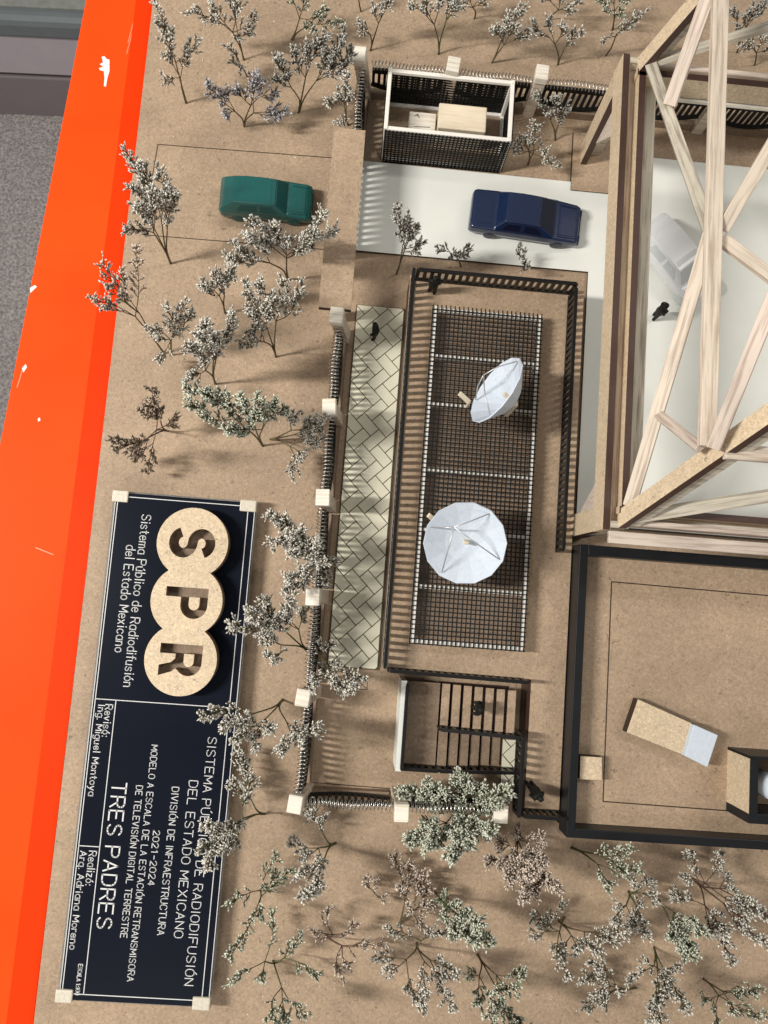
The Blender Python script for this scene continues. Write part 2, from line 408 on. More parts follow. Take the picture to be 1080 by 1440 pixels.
# white yard and driveway sheet
dv = MB()
dv.prism([(-9, 162.5), (103.6, 162.5), (103.6, 40), (325, 40), (325, 224), (105, 224), (105, 216.0), (104.4, 207.3), (-9, 207.8)], 0.02, 1.6, side=1)
tag(dv.obj('driveway', ['white_card', 'burnt']), kind='structure')

# ================================================================== herringbone walkway
TZ = 18.0   # terrace level


def clip(poly, x0, x1, y0, y1):
    def cut(pl, ins, inter):
        out = []
        for i, p in enumerate(pl):
            q = pl[i - 1]
            if ins(p):
                if not ins(q): out.append(inter(q, p))
                out.append(p)
            elif ins(q): out.append(inter(q, p))
        return out
    def ix(v):
        return lambda a, c: (v, a[1] + (c[1] - a[1]) * (v - a[0]) / (c[0] - a[0]))
    def iy(v):
        return lambda a, c: (a[0] + (c[0] - a[0]) * (v - a[1]) / (c[1] - a[1]), v)
    for ins, it in ((lambda p: p[0] >= x0, ix(x0)), (lambda p: p[0] <= x1, ix(x1)), (lambda p: p[1] >= y0, iy(y0)), (lambda p: p[1] <= y1, iy(y1))):
        if len(poly) < 3: return []
        poly = cut(poly, ins, it)
    return poly


def herring(parent, x0, x1, y0, y1, w, z0, z1, gap=0.42):
    c = math.cos(R(45)); cx, cy = (x0 + x1) / 2, (y0 + y1) / 2
    n = int(max(x1 - x0, y1 - y0) / w) + 6
    for i in range(-n, n):
        for j in range(-n, n):
            for k in (0, 1):
                # unit cell of the 2:1 herringbone: shift (1,1) keeps pattern, shift (4,0) repeats
                if k == 0:
                    ax, ay = i + 4 * j, i; rx, ry = 2, 1
                else:
                    ax, ay = i + 4 * j + 3, i; rx, ry = 1, 2
                q = [(ax * w + gap / 2, ay * w + gap / 2), ((ax + rx) * w - gap / 2, ay * w + gap / 2), ((ax + rx) * w - gap / 2, (ay + ry) * w - gap / 2), (ax * w + gap / 2, (ay + ry) * w - gap / 2)]
                q = [(cx + (u + v) * c, cy + (v - u) * c) for u, v in q]
                if max(p[0] for p in q) < x0 or min(p[0] for p in q) > x1 or max(p[1] for p in q) < y0 or min(p[1] for p in q) > y1: continue
                q = clip(q, x0, x1, y0, y1)
                if len(q) < 3: continue
                ar = abs(sum(q[t][0] * q[(t + 1) % len(q)][1] - q[(t + 1) % len(q)][0] * q[t][1] for t in range(len(q)))) / 2
                if ar < 0.6: continue
                b = MB(); b.prism(q, z0, z1 + random.uniform(-.06, .06)); b.obj('tile', 'tile', parent)


b = MB(); b.box(-6.4, 17.0, -33.4, 136.2, 0.02, 0.7)
walk = tag(b.obj('pavement', 'groove'), kind='structure')
herring(walk, -5.9, 16.2, -32.8, 135.8, 5.15, 0.7, 1.25)
q0 = P(706, 1038, 0); q1 = P(724, 1108, 0)
b = MB(); b.box(q0.x, q1.x + 1, q1.y, q0.y, 0.02, 0.7)
walk2 = tag(b.obj('pavement', 'groove'), kind='structure')
herring(walk2, q0.x + .3, q1.x + .7, q1.y + .3, q0.y - .3, 5.15, 0.7, 1.25)

# ================================================================== plaque
ZP = 8.0
plq = thing('plaque', (-76, -71, 0), 'dark blue engraved name plaque with raised wooden logo, lying beside the orange strip', 'plaque')
c0 = P(159, 690, ZP); c1 = P(363, 704, ZP); c2 = P(295, 1421, ZP); c3 = P(76, 1409, ZP)
PX0, PX1, PY0, PY1 = (c0.x + c3.x) / 2, (c1.x + c2.x) / 2, (c2.y + c3.y) / 2, (c0.y + c1.y) / 2
b = MB(); b.box(PX0, PX1, PY0, PY1, 3.2, 6.2); b.obj('clear_sheet', 'clear', plq, bevel=0.3)
b = MB(); b.box(PX0 + 1.6, PX1 - .9, PY0 + 1.2, PY1 - .9, 6.25, ZP); b.obj('panel', 'navy', plq, bevel=0.15)
for x, y in ((PX0 + .2, PY1 - 5.2), (PX1 - 7.6, PY1 - 5.0), (PX1 - 7.6, PY0 + .1), (PX0 + .2, PY0 + .2)):
    b = MB(); b.box(x, x + 7.3 + random.uniform(-.4, .4), y, y + 5.2, 0.05, ZP + 1.0); b.obj('corner_pad', 'pad', plq, bevel=0.5)
ZT = ZP + 0.03


def line_part(a, c, wd=0.34, name='engraved_line'):
    b = MB(); b.bar(P(*a, ZT), P(*c, ZT), wd, 0.05); b.obj(name, 'engrave', plq)


def world_line(x0, y0, x1, y1, wd=0.34):
    b = MB(); b.bar((x0, y0, ZT), (x1, y1, ZT), wd, 0.05); b.obj('engraved_line', 'engrave', plq)


LX0, LX1, LY0, LY1 = PX0 + 2.7, PX1 - 3.9, PY0 + 3.6, PY1 - 2.6
world_line(LX0, LY0, LX0, LY1); world_line(LX1, LY0, LX1, LY1); world_line(LX0, LY1, LX1, LY1); world_line(LX0, LY0, LX1, LY0)
world_line(PX1 - .95, PY0 + 1.2, PX1 - .95, PY1 - .9, 0.3); world_line(PX0 + 1.75, PY0 + 1.2, PX0 + 1.75, PY1 - .9, 0.22)
yd = (P(134, 983, ZP).y + P(323, 995, ZP).y) / 2
world_line(LX0, yd, LX1, yd)
xd = (P(163, 986, ZP).x + P(117, 1402, ZP).x) / 2
world_line(xd, yd, xd, LY0)
yd2 = P(125, 1190, ZP).y
world_line(LX0, yd2, xd, yd2)

G = {
 'A': '0,0 2,6 4,0;.7,2 3.3,2', 'B': '0,0 0,6 2.7,6 3.6,5.4 3.6,3.8 2.7,3.1 0,3.1;2.7,3.1 4,2.3 4,.8 3,0 0,0',
 'C': '4,4.6 3.3,5.6 2,6 .8,5.6 0,4.4 0,1.6 .8,.4 2,0 3.3,.4 4,1.4', 'D': '0,0 0,6 2.2,6 3.4,5.4 4,4.2 4,1.8 3.4,.6 2.2,0 0,0',
 'E': '3.8,6 0,6 0,0 3.8,0;0,3.1 3,3.1', 'F': '3.8,6 0,6 0,0;0,3.1 3,3.1', 'G': '4,4.6 3.3,5.6 2,6 .8,5.6 0,4.4 0,1.6 .8,.4 2,0 3.3,.4 4,1.4 4,2.8 2.4,2.8',
 'I': '.6,0 .6,6', 'L': '0,6 0,0 3.6,0', 'M': '0,0 0,6 2.3,1.6 4.6,6 4.6,0', 'N': '0,0 0,6 4,0 4,6',
 'O': '2,0 .8,.4 0,1.6 0,4.4 .8,5.6 2,6 3.2,5.6 4,4.4 4,1.6 3.2,.4 2,0', 'P': '0,0 0,6 2.8,6 3.8,5.4 4,4.5 3.8,3.5 2.8,2.9 0,2.9',
 'R': '0,0 0,6 2.8,6 3.8,5.4 4,4.5 3.8,3.5 2.8,2.9 0,2.9;2.1,2.9 4,0', 'S': '3.8,5 3,5.8 2,6 .9,5.7 .2,4.9 .3,4 1,3.4 3,2.7 3.8,2 3.9,1.1 3.2,.3 2,0 .9,.2 .1,1',
 'T': '0,6 4,6;2,6 2,0', 'U': '0,6 0,1.6 .7,.4 2,0 3.3,.4 4,1.6 4,6', 'V': '0,6 2,0 4,6', 'X': '0,0 4,6;0,6 4,0',
 '0': '2,0 .8,.4 0,1.6 0,4.4 .8,5.6 2,6 3.2,5.6 4,4.4 4,1.6 3.2,.4 2,0', '1': '.8,4.8 2,6 2,0', '2': '.1,4.7 .8,5.7 2,6 3.2,5.7 3.8,4.8 3.6,3.7 0,0 4,0', '4': '3,0 3,6 0,1.8 4,1.8',
 '-': '.5,3 3.5,3', ':': '.5,.1 .5,.6;.5,3.2 .5,3.7', '.': '.4,.1 .4,.5', '|': '0,0 0,1',
 'a': '3.2,4 3.2,0;3.2,3 2.4,4 1.2,4 .2,3.1 0,2 .2,.9 1.2,0 2.4,0 3.2,1', 'b': '0,6.2 0,0;0,3 .8,4 2,4 3,3.1 3.2,2 3,.9 2,0 .8,0 0,1',
 'c': '3.1,3.2 2.2,4 1.2,4 .2,3.1 0,2 .2,.9 1.2,0 2.2,0 3.1,.8', 'd': '3.2,6.2 3.2,0;3.2,3 2.4,4 1.2,4 .2,3.1 0,2 .2,.9 1.2,0 2.4,0 3.2,1',
 'e': '0,2.1 3.2,2.1 3.1,3.1 2.2,4 1.2,4 .2,3.1 0,2 .2,.9 1.2,0 2.2,0 3.1,.7', 'f': '2.2,6 1.5,6.2 1,5.6 1,0;0,4 2.1,4', 'g': '3.2,4 3.2,-1 2.6,-1.9 1.6,-2 .5,-1.6;3.2,3 2.4,4 1.2,4 .2,3.1 0,2 .2,.9 1.2,0 2.4,0 3.2,1',
 'i': '.5,0 .5,4;.5,5.4 .5,5.9', 'l': '.5,0 .5,6.2', 'm': '0,0 0,4;0,3 .8,4 1.6,4 2.2,3.2 2.2,0;2.2,3 3,4 3.8,4 4.4,3.2 4.4,0', 'n': '0,0 0,4;0,2.9 .9,4 2.1,4 2.9,3.2 2.9,0',
 'o': '1.6,0 .5,.5 0,1.5 0,2.5 .5,3.5 1.6,4 2.7,3.5 3.2,2.5 3.2,1.5 2.7,.5 1.6,0', 'q': '3.2,4 3.2,-2;3.2,3 2.4,4 1.2,4 .2,3.1 0,2 .2,.9 1.2,0 2.4,0 3.2,1', 'r': '0,0 0,4;0,2.7 .8,3.8 2,4',
 's': '2.8,3.3 2.2,3.9 1.2,4 .3,3.5 .3,2.6 1.2,2.2 2.4,1.8 2.9,1.1 2.5,.3 1.4,0 .5,.2 0,.8', 't': '1,5.6 1,.8 1.5,.1 2.3,.1;0,4 2.1,4', 'u': '0,4 0,.9 .8,0 2,0 2.9,1;2.9,4 2.9,0',
 'v': '0,4 1.5,0 3,4', 'x': '0,0 2.9,4;0,4 2.9,0', 'y': '0,4 1.6,.2;3.1,4 1.2,-1.4 .2,-2', 'z': '0,4 2.9,4 0,0 2.9,0'}
ADV = {'M': 5.9, 'I': 2.5, 'i': 2.2, 'l': 2.2, '.': 2.0, ':': 2.2, ' ': 3.0, 'f': 3.4, 't': 3.6, 'r': 3.3, 'm': 5.8, '1': 4.6, '-': 5.0}


def text_line(txt, a, c, cap, wd):
    """engraved single-stroke lettering running down the plaque, tops towards +x"""
    p0 = P(*a, ZT); p1 = P(*c, ZT); bx = (p0.x + p1.x) / 2
    strokes = []; x = 0
    for ch in txt:
        base = {'Ó': 'O', 'Ú': 'U', 'ó': 'o', 'ú': 'u'}.get(ch, ch)
        if base != ' ':
            for st in G[base].split(';'):
                strokes.append([(x + float(q.split(',')[0]), float(q.split(',')[1])) for q in st.split()])
            if ch in 'ÓÚ': strokes.append([(x + 1.8, 6.7), (x + 2.8, 7.7)])
            if ch in 'óú': strokes.append([(x + 1.5, 4.8), (x + 2.4, 5.9)])
        x += ADV.get(base, 5.4 if base.isupper() or base.isdigit() else 4.5)
    total = x - 1.3; L = p0.y - p1.y; k = L / total; kc = cap / 6.0
    mb = MB(); h = wd / 2
    for st in strokes:
        pts = [(bx - cap / 2 + v * kc, p0.y - u * k) for u, v in st]
        for (ax, ay), (cx, cy) in zip(pts, pts[1:]):
            dx, dy = cx - ax, cy - ay; l = math.hypot(dx, dy) or 1e-6; dx /= l; dy /= l
            e = h * 0.6; nx, ny = -dy * h, dx * h
            ax2, ay2, cx2, cy2 = ax - dx * e, ay - dy * e, cx + dx * e, cy + dy * e
            mb.add([(ax2 - nx, ay2 - ny, ZT), (cx2 - nx, cy2 - ny, ZT), (cx2 + nx, cy2 + ny, ZT), (ax2 + nx, ay2 + ny, ZT)], [[0, 1, 2, 3]])
    mb.obj('lettering', 'engrave', plq)


text_line('Sistema Público de Radiodifusión', (206, 724), (180, 966), 4.0, .38)
text_line('del Estado Mexicano', (184, 767), (168, 917), 4.0, .38)
text_line('Revisó:', (155, 991), (147, 1036), 3.1, .36)
text_line('Ing. Miguel Montoya', (144, 991), (128, 1119), 2.8, .36)
text_line('Realizó:', (131, 1197), (125, 1245), 3.1, .36)
text_line('Arq. Adriana Moreno', (118, 1197), (102, 1335), 2.8, .36)
text_line('SISTEMA PÚBLICO DE RADIODIFUSIÓN', (299, 1037), (265, 1386), 3.7, .34)
text_line('DEL ESTADO MEXICANO', (272, 1098), (251, 1319), 3.7, .34)
text_line('DIVISIÓN DE INFRAESTRUCTURA', (247, 1107), (226, 1315), 2.9, .32)
text_line('2021-2024', (221, 1168), (212, 1245), 2.7, .32)
text_line('MODELO A ESCALA DE LA ESTACIÓN RETRANSMISORA', (218, 1048), (183, 1380), 2.7, .3)
text_line('DE TELEVISIÓN DIGITAL TERRESTRE', (197, 1105), (173, 1319), 2.7, .3)
text_line('TRES PADRES', (168, 1101), (146, 1306), 6.0, .62)
text_line('ESCALA 1:100', (113, 1356), (109, 1399), 1.7, .3)

# raised logo: three joined discs with cut-out letters
ZL = ZP + 8.0
cen = [P(271, 765, ZL), P(262, 842, ZL), P(254, 929, ZL)]
lx = sum(c.x for c in cen) / 3; sp = (cen[0].y - cen[2].y) / 2; my = sum(c.y for c in cen) / 3
cen = [(lx, my + sp), (lx, my), (lx, my - sp)]; RL = 49.3 * (HC - ZL) / FPX
hx = math.sqrt(RL * RL - sp * sp / 4)
out = []
a0 = math.asin((sp / 2) / RL)


def arc(c, r, s, e, n):
    return [(c[0] + r * math.cos(s + (e - s) * i / n), c[1] + r * math.sin(s + (e - s) * i / n)) for i in range(n + 1)]


out += arc(cen[0], RL, -a0, math.pi + a0, 44)
out += arc(cen[1], RL, math.pi - a0, math.pi + a0, 16)[1:]
out += arc(cen[2], RL, math.pi - a0, 2 * math.pi + a0, 44)[1:]
out += arc(cen[1], RL, -a0, a0, 16)[1:-1]


def ribbon(path, hw):
    l, r_ = [], []
    for i, p in enumerate(path):
        q0 = path[max(i - 1, 0)]; q1 = path[min(i + 1, len(path) - 1)]
        dx, dy = q1[0] - q0[0], q1[1] - q0[1]; n = math.hypot(dx, dy)
        l.append((p[0] - dy / n * hw, p[1] + dx / n * hw)); r_.append((p[0] + dy / n * hw, p[1] - dx / n * hw))
    return l + r_[::-1]


# letters in local (u across, v up), cap height 19 mm, centred; u -> -y, v -> +x
hw = 2.3
S_path = arc((0, 4.05), 3.95, R(15), R(270), 18)[0:] + arc((0, -4.05), 4.15, R(90), R(-165), 18)[1:]
S_path = [(u * 1.12, v) for u, v in S_path]
S_out = ribbon(S_path, hw * 0.95)
P_out = [(-6.5, -9.3), (-2.2, -9.3), (-2.2, -2.6), (1.2, -2.6)] + arc((1.2, 3.35), 5.95, R(-90), R(90), 16) + [(-6.5, 9.3)]
P_in = [(-2.4, 1.0), (1.0, 1.0)] + arc((1.0, 3.35), 2.35, R(-90), R(90), 10)[1:] + [(-2.4, 5.7)]
R_out = [(-6.5, -9.3), (-2.2, -9.3), (-2.2, -2.4), (-.2, -2.4)] + [(1.6, -4.2), (3.0, -9.3), (7.6, -9.3), (5.6, -3.6), (4.2, -2.0)] + arc((1.4, 3.55), 5.75, R(-52), R(90), 14) + [(-6.5, 9.3)]
R_in = [(-2.4, 1.3), (1.0, 1.3)] + arc((1.0, 3.5), 2.2, R(-90), R(90), 10)[1:] + [(-2.4, 5.7)]


def to_world(poly, c, s=1.0, off=(0, 0)):
    return [(c[0] + (v + off[1]) * s, c[1] - (u + off[0]) * s) for u, v in poly]


def curve_plate(name, loops, z0, z1, mats, parent):
    cu = bpy.data.curves.new(name, 'CURVE'); cu.dimensions = '2D'; cu.fill_mode = 'BOTH'
    for lp in loops:
        s_ = cu.splines.new('POLY'); s_.points.add(len(lp) - 1)
        for i, p in enumerate(lp): s_.points[i].co = (p[0] * MM, p[1] * MM, 0, 1)
        s_.use_cyclic_u = True
    cu.extrude = (z1 - z0) / 2 * MM
    tmp = bpy.data.objects.new(name, cu); COL.objects.link(tmp)
    dg = bpy.context.evaluated_depsgraph_get(); me = bpy.data.meshes.new_from_object(tmp.evaluated_get(dg))
    bpy.data.objects.remove(tmp)
    org = WORG[parent.name]
    for v in me.vertices: v.co = v.co + Vector((0, 0, (z0 + z1) / 2 * MM)) - org * MM
    me.materials.clear()
    for m_ in mats: me.materials.append(M[m_])
    me.update()
    for p in me.polygons: p.material_index = 0 if abs(p.normal.z) > 0.5 else 1
    o = bpy.data.objects.new(name, me); COL.objects.link(o); o.parent = parent; WORG[o.name] = org
    return o


ls = 0.97
curve_plate('logo_backing', [out], ZP + .05, ZP + 2.0, ['mdf_brown', 'burnt_brown'], plq)
logo = curve_plate('logo', [out, to_world(S_out, cen[0], ls), to_world(P_out, cen[1], ls, (.6, 0)), to_world(R_out, cen[2], ls, (-.2, 0))], ZP + 2.02, ZL, ['mdf_light', 'mdf_brown'], plq)
for nm, pl, c, of in (('letter_counter', P_in, cen[1], (.6, 0)), ('letter_counter', R_in, cen[2], (-.2, 0))):
    curve_plate(nm, [to_world(pl, c, ls, of)], ZP + 2.02, ZL - .1, ['mdf_light', 'mdf_brown'], logo)

# ================================================================== perimeter fences
bar_mesh = {}


def bar_me(h, w=1.35, t=0.9, mat='black_matte'):
    k = (round(h, 1), w, t, mat)
    if k not in bar_mesh:
        b = MB(); b.box(-w / 2, w / 2, -t / 2, t / 2, 0, k[0]); bar_mesh[k] = b.mesh('bar', mat)
    return bar_mesh[k]


post_b = MB(); post_b.box(-2.6, 2.6, -2.9, 2.9, 0, 25.5); post_me = post_b.mesh('shaft', 'balsa')
cap_b = MB(); cap_b.box(-2.95, 2.95, -3.6, 3.6, 25.5, 29.5); cap_me = cap_b.mesh('cap', 'balsa_pale')


def fence(label, pts, lean=0.0, skip_post=()):
    """pts: post positions; panels of black bars with a sagging lower rail, wire coil on top"""
    t = thing('perimeter_fence', (pts[0][0], pts[0][1], 0), label, 'fence', 'perimeter fences of the compound')
    for i, p in enumerate(pts):
        if i in skip_post: continue
        rz = random.uniform(-.07, .07)
        ps = place('post', post_me, t, (p[0], p[1], 0), (R(random.uniform(-1.5, 1.5)), R(random.uniform(-1.5, 1.5)), rz)); WORG[ps.name] = Vector((p[0], p[1], 0))
        cp = bpy.data.objects.new('post_cap', cap_me); COL.objects.link(cp); cp.parent = ps
        cp.rotation_euler = (0, 0, random.uniform(-.05, .05))
        bv = ps.modifiers.new('bevel', 'BEVEL'); bv.width = 0.0003; bv.segments = 2
        bv = cp.modifiers.new('bevel', 'BEVEL'); bv.width = 0.0004; bv.segments = 2
    for i in range(len(pts) - 1):
        a = Vector((*pts[i], 0)); c = Vector((*pts[i + 1], 0)); d = c - a; L = d.length; d.normalize(); ang = math.atan2(d.y, d.x)
        s0, s1 = 3.4, L - 3.4
        b = MB(); b.bar(a + d * s0 + Vector((0, 0, 2.4)), a + d * s1 + Vector((0, 0, 2.4)), 2.6, 4.7); b.obj('kerb_wall', 'mdf_brown', t)
        b = MB(); b.bar(a + d * s0 + Vector((0, 0, 19.3)), a + d * s1 + Vector((0, 0, 19.3)), 1.3, 2.6); b.obj('top_rail', 'black_matte', t)
        # sagging lower rail
        n = 12; lo = []
        for k in range(n + 1):
            u = k / n; lo.append(a + d * (s0 + (s1 - s0) * u) + Vector((0, 0, 10.0 - 4.2 * math.sin(math.pi * u))))
        b = MB()
        for q0, q1 in zip(lo, lo[1:]): b.bar(q0 - d * .05, q1 + d * .05, 1.25, 1.9)
        b.obj('lower_rail', 'black_matte', t)
        nb = max(2, int((s1 - s0) / 2.75))
        for k in range(nb + 1):
            u = k / nb; zb = 10.0 - 4.2 * math.sin(math.pi * u)
            me = bar_me(18.6 - zb); p = a + d * (s0 + .7 + (s1 - s0 - 1.4) * u)
            place('bar', me, t, (p.x, p.y, zb), (0, 0, ang))
        # wire coil
        turns = int((s1 - s0) / 1.55); rr = 2.05; pts_c = []; nrm = Vector((-d.y, d.x, 0))
        N = turns * 11
        for k in range(N + 1):
            th = 2 * math.pi * k / 11; u = k / N
            r2 = rr * (1 + .07 * math.sin(k * .31 + i))
            wob = .35 * math.sin(u * 9 + i * 2)
            pts_c.append(a + d * (s0 - .3 + (s1 - s0 + .6) * u) + nrm * (r2 * math.cos(th) + wob) + Vector((0, 0, 22.6 + r2 * math.sin(th))))
        b = MB(); b.tube(pts_c, 0.21, 4); b.obj('wire_coil', 'wire', t, smooth=True)
    if lean: t.rotation_euler = (0, -lean, 0)
    return t


WX = -13.9
YP = [119.6, 79.2, 38.9, -2.1, -43.9, -87.0]
fence('perimeter fence along the herringbone walkway, wire coil between balsa posts', [(WX + 3.4, y) for y in YP], lean=R(7))
fence('short perimeter fence above the entrance slab, next to the top left balsa post', [(WX + 4.2, 242), (WX + 4.2, 205)], lean=R(7), skip_post=(1,))
fence('perimeter fence behind the mesh cage, tall balsa posts with wire coil', [(WX + 3, 242), (29.1, 242.5), (70.2, 242.3), (112.5, 242.3), (155, 242.3), (197, 242.3), (239, 242.3)], skip_post=(0,))
fence('bottom perimeter fence beside the stairwell, running behind the leafy sprigs', [(WX + 1, -87.0), (28.8, -86.4), (70.6, -85.3)], skip_post=(0,))

# ================================================================== entrance slab and gate
gate = thing('entrance_gate', (-15, 166, 0), 'long brown entrance slab over the gate at the left end of the white driveway', 'gate')
ZG = 27.0
s0 = P(468, 178, ZG); s1 = P(515, 178, ZG); s2 = P(493, 436, ZG); s3 = P(450, 432, ZG)
b = MB(); b.prism([((s0.x + s3.x) / 2, s3.y), ((s1.x + s2.x) / 2, s3.y), ((s1.x + s2.x) / 2, s0.y - .3), ((s0.x + s3.x) / 2, s0.y - .3)], ZG - 3, ZG, side=1)
gx0, gx1, gy0, gy1 = (s0.x + s3.x) / 2, (s1.x + s2.x) / 2, s3.y, s0.y
b.obj('roof_slab', ['mdf', 'burnt'], gate)
for y in (gy0 + 6, 160, gy1 - 2):
    stick('gate_post', (gx1 - 5, y, 0), (gx1 - 5, y, ZG - 3), 4, 4, 'balsa', gate)
for y0, y1 in ((162.5, 205.5),):
    for z in (5.0, 22.0):
        b = MB(); b.bar((gx1 - 2.2, y0, z), (gx1 - 2.2, y1, z), 1.0, 1.6); b.obj('gate_rail', 'black_matte', gate)
    for k in range(14):
        place('bar', bar_me(21.0, 1.5, 1.0), gate, (gx1 - 2.2, y0 + .7 + k * (y1 - y0 - 1.4) / 13, 2.0), (0, 0, R(90)))

# ================================================================== terrace with railings
ter = thing('terrace', (57, 40, 0), 'raised brown terrace slab carrying the black mesh platform', 'terrace')
TX0, TX1, TY0, TY1 = 17.2, 97.0, -31.0, 145.5
sw = P(566, 955, TZ); se = P(737, 962, TZ); swx0 = sw.x - 2.0; swx1 = se.x + 3.0; swy1 = -31.0
b = MB()
b.prism([(TX0, TY0), (swx1, TY0), (swx1, -85.5), (97.3, -85.5), (97.3, TY1), (TX0, TY1)], 0.05, TZ, side=1)
b.obj('slab', ['mdf', 'burnt_brown'], ter)


def railing(label, segs, group='black railings of the terrace'):
    """segs: (p0, p1, height) with z of the foot line in the points"""
    p = segs[0][0]; t = thing('railing', p, label, 'railing', group)
    for p0, p1, h in segs:
        p0 = Vector(p0); p1 = Vector(p1); d = p1 - p0; L = d.length; dh = Vector((d.x, d.y, 0)); ang = math.atan2(d.y, d.x); d.normalize()
        b = MB(); b.bar(p0 + Vector((0, 0, h - .6)), p1 + Vector((0, 0, h - .6)), 1.5, 1.3); b.obj('top_rail', 'black', t, bevel=.12)
        b = MB(); b.bar(p0 + Vector((0, 0, .9)), p1 + Vector((0, 0, .9)), 1.2, 1.3); b.obj('bottom_rail', 'black', t)
        n = max(2, round(L / 3.15))
        for k in range(n + 1):
            q = p0 + (p1 - p0) * (k / n)
            place('baluster', bar_me(h - 1.0, 1.55, 1.0, 'black'), t, (q.x, q.y, q.z + .3), (0, 0, ang))
    return t


RH = 12.0
rz = TZ + RH
rnw = P(577, 380, rz); rne = P(815, 396, rz); rse = P(789, 772, rz); rsw = P(543, 938, rz)
rxw = (rnw.x + rsw.x) / 2 + .6; rxe = (rne.x + rse.x) / 2; ryn = (rnw.y + rne.y) / 2; rys = rsw.y
railing('black railing along the west, north and east sides of the mesh platform terrace',
        [((rxw, rys, TZ), (rxw, ryn, TZ), RH), ((rxw + 2, ryn, TZ), (rxe, ryn, TZ), RH), ((rxe, ryn - 2, TZ), (rxe, rse.y, TZ), RH)])

# ================================================================== stairwell
def W(px, py, z): return P(px, py, z)


st = thing('staircase', (40, -60, 0), 'brown stairs folding back down from the terrace beside the bottom fence', 'stairs')
ax0 = W(622, 990, TZ).x; ax1 = W(727, 990, TZ).x; ay1 = W(620, 964, TZ).y; ay0 = W(620, 1021, 12).y
nst = 7; zmid = 9.0
wst = (ax1 - ax0) / nst
for k in range(nst):
    z = TZ - 0.4 - (nst - 1 - k) * (TZ - zmid) / nst
    b = MB(); b.box(ax0 + k * wst + .55, ax0 + (k + 1) * wst - .55, ay0, ay1, z - 1.6, z, side=1); b.obj('tread', ['mdf', 'burnt'], st)
lx0 = W(568, 1000, zmid).x
bx1 = W(706, 1050, 3).x; by1 = ay0 - 1.0; by0 = W(640, 1076, 6).y
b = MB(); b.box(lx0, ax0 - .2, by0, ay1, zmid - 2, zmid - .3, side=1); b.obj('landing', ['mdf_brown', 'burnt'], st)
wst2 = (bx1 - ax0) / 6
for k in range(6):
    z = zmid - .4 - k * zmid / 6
    b = MB(); b.box(ax0 + k * wst2 + .5, ax0 + (k + 1) * wst2 - .5, by0, by1, max(0.1, z - 1.6), z, side=1); b.obj('tread', ['mdf_brown', 'burnt'], st)  # browner than the upper flight: stairwell shade put into the colour
b = MB(); b.box(ax0, ax1, by0, ay1, 0.03, .12); b.obj('shade_plate', 'burnt_brown', st)  # added sheet, its dark colour stands for the shade under the treads
b = MB(); b.box(lx0 - 2.6, lx0 - .3, by0 - 1.5, ay1 + 1, 0.05, TZ + .5); b.obj('side_wall', 'white_card', st)
b = MB(); b.box(lx0 - .3, ax1 + 8, by0 - 1.6, by0 - .4, 0.05, zmid - 2.5); b.obj('stringer', 'burnt_brown', st)
b = MB(); b.box(ax0 + 1, bx1, ay0 - .9, ay0 - .1, 0.05, zmid); b.obj('stringer', 'burnt_brown', st)
xr = W(737, 1030, TZ + RH).x; ys = W(730, 1148, TZ + RH).y
railing('black railing on the terrace edge along the top of the stairwell', [((rxw + 2, rys - 1.5, TZ), (W(742, 965, rz).x, rys - 2.2, TZ), RH), ((lx0 - .2, ay1 - 1, zmid + 3), (lx0 - .2, by0, zmid + 3), 9.0)])
railing('short black railing between the two stair flights', [((ax0, ay0 - .5, zmid), (ax1 + 2, ay0 - .5, TZ - 2), 10.0)])
railing('black railing along the lower stair flight, just above the leafy sprigs', [((lx0, by0 - .6, zmid), (ax0, by0 - .6, zmid), 9.0), ((ax0 + 1, by0 - .6, zmid), (bx1 + 6, by0 - .6, 2.0), 9.0)])
railing('black corner railing right of the stairs, reaching the black edged roof', [((xr, W(737, 1036, rz).y, TZ), (xr, ys, TZ), RH), ((xr + 2, ys, TZ), (97, ys, TZ), RH)])

# ================================================================== mesh platform
MZ = TZ + 7.0
k0 = P(608, 432, MZ); k1 = P(762, 440, MZ); k2 = P(738, 915, MZ); k3 = P(577, 905, MZ)
mx0, mx1, my0, my1 = (k0.x + k3.x) / 2, (k1.x + k2.x) / 2, (k2.y + k3.y) / 2, (k0.y + k1.y) / 2
mp = thing('mesh_platform', ((mx0 + mx1) / 2, (my0 + my1) / 2, TZ), 'long platform of black mesh over white frames on the terrace', 'platform')
b = MB(); b.box(mx0 + .4, mx1 - .4, my0 + .4, my1 - .4, TZ + .03, TZ + .6); b.obj('deck', 'mdf_mid', mp)
fw = 2.0
for x in (mx0 + fw / 2, mx1 - fw / 2):
    stick('frame_bar', (x, my0, MZ - 1.5), (x, my1, MZ - 1.5), fw, 2.2, 'white_frame', mp, bevel=.15)
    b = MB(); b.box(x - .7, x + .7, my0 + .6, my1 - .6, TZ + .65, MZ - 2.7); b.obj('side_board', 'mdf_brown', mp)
for px, py in ((600, 433), (600, 499), (600, 567), (600, 659), (600, 744), (600, 825), (585, 907)):
    y = P(px, py, MZ).y; y = min(max(y, my0 + fw / 2), my1 - fw / 2)
    stick('cross_bar', (mx0 + fw, y, MZ - 1.55), (mx1 - fw, y, MZ - 1.55), 1.7, 2.0, 'white_frame', mp, bevel=.15)
    stick('foot', (mx1 - 1.2, y, TZ + .6), (mx1 - 1.2, y, MZ - 2.6), 1.4, 1.4, 'white_frame', mp, bevel=0)


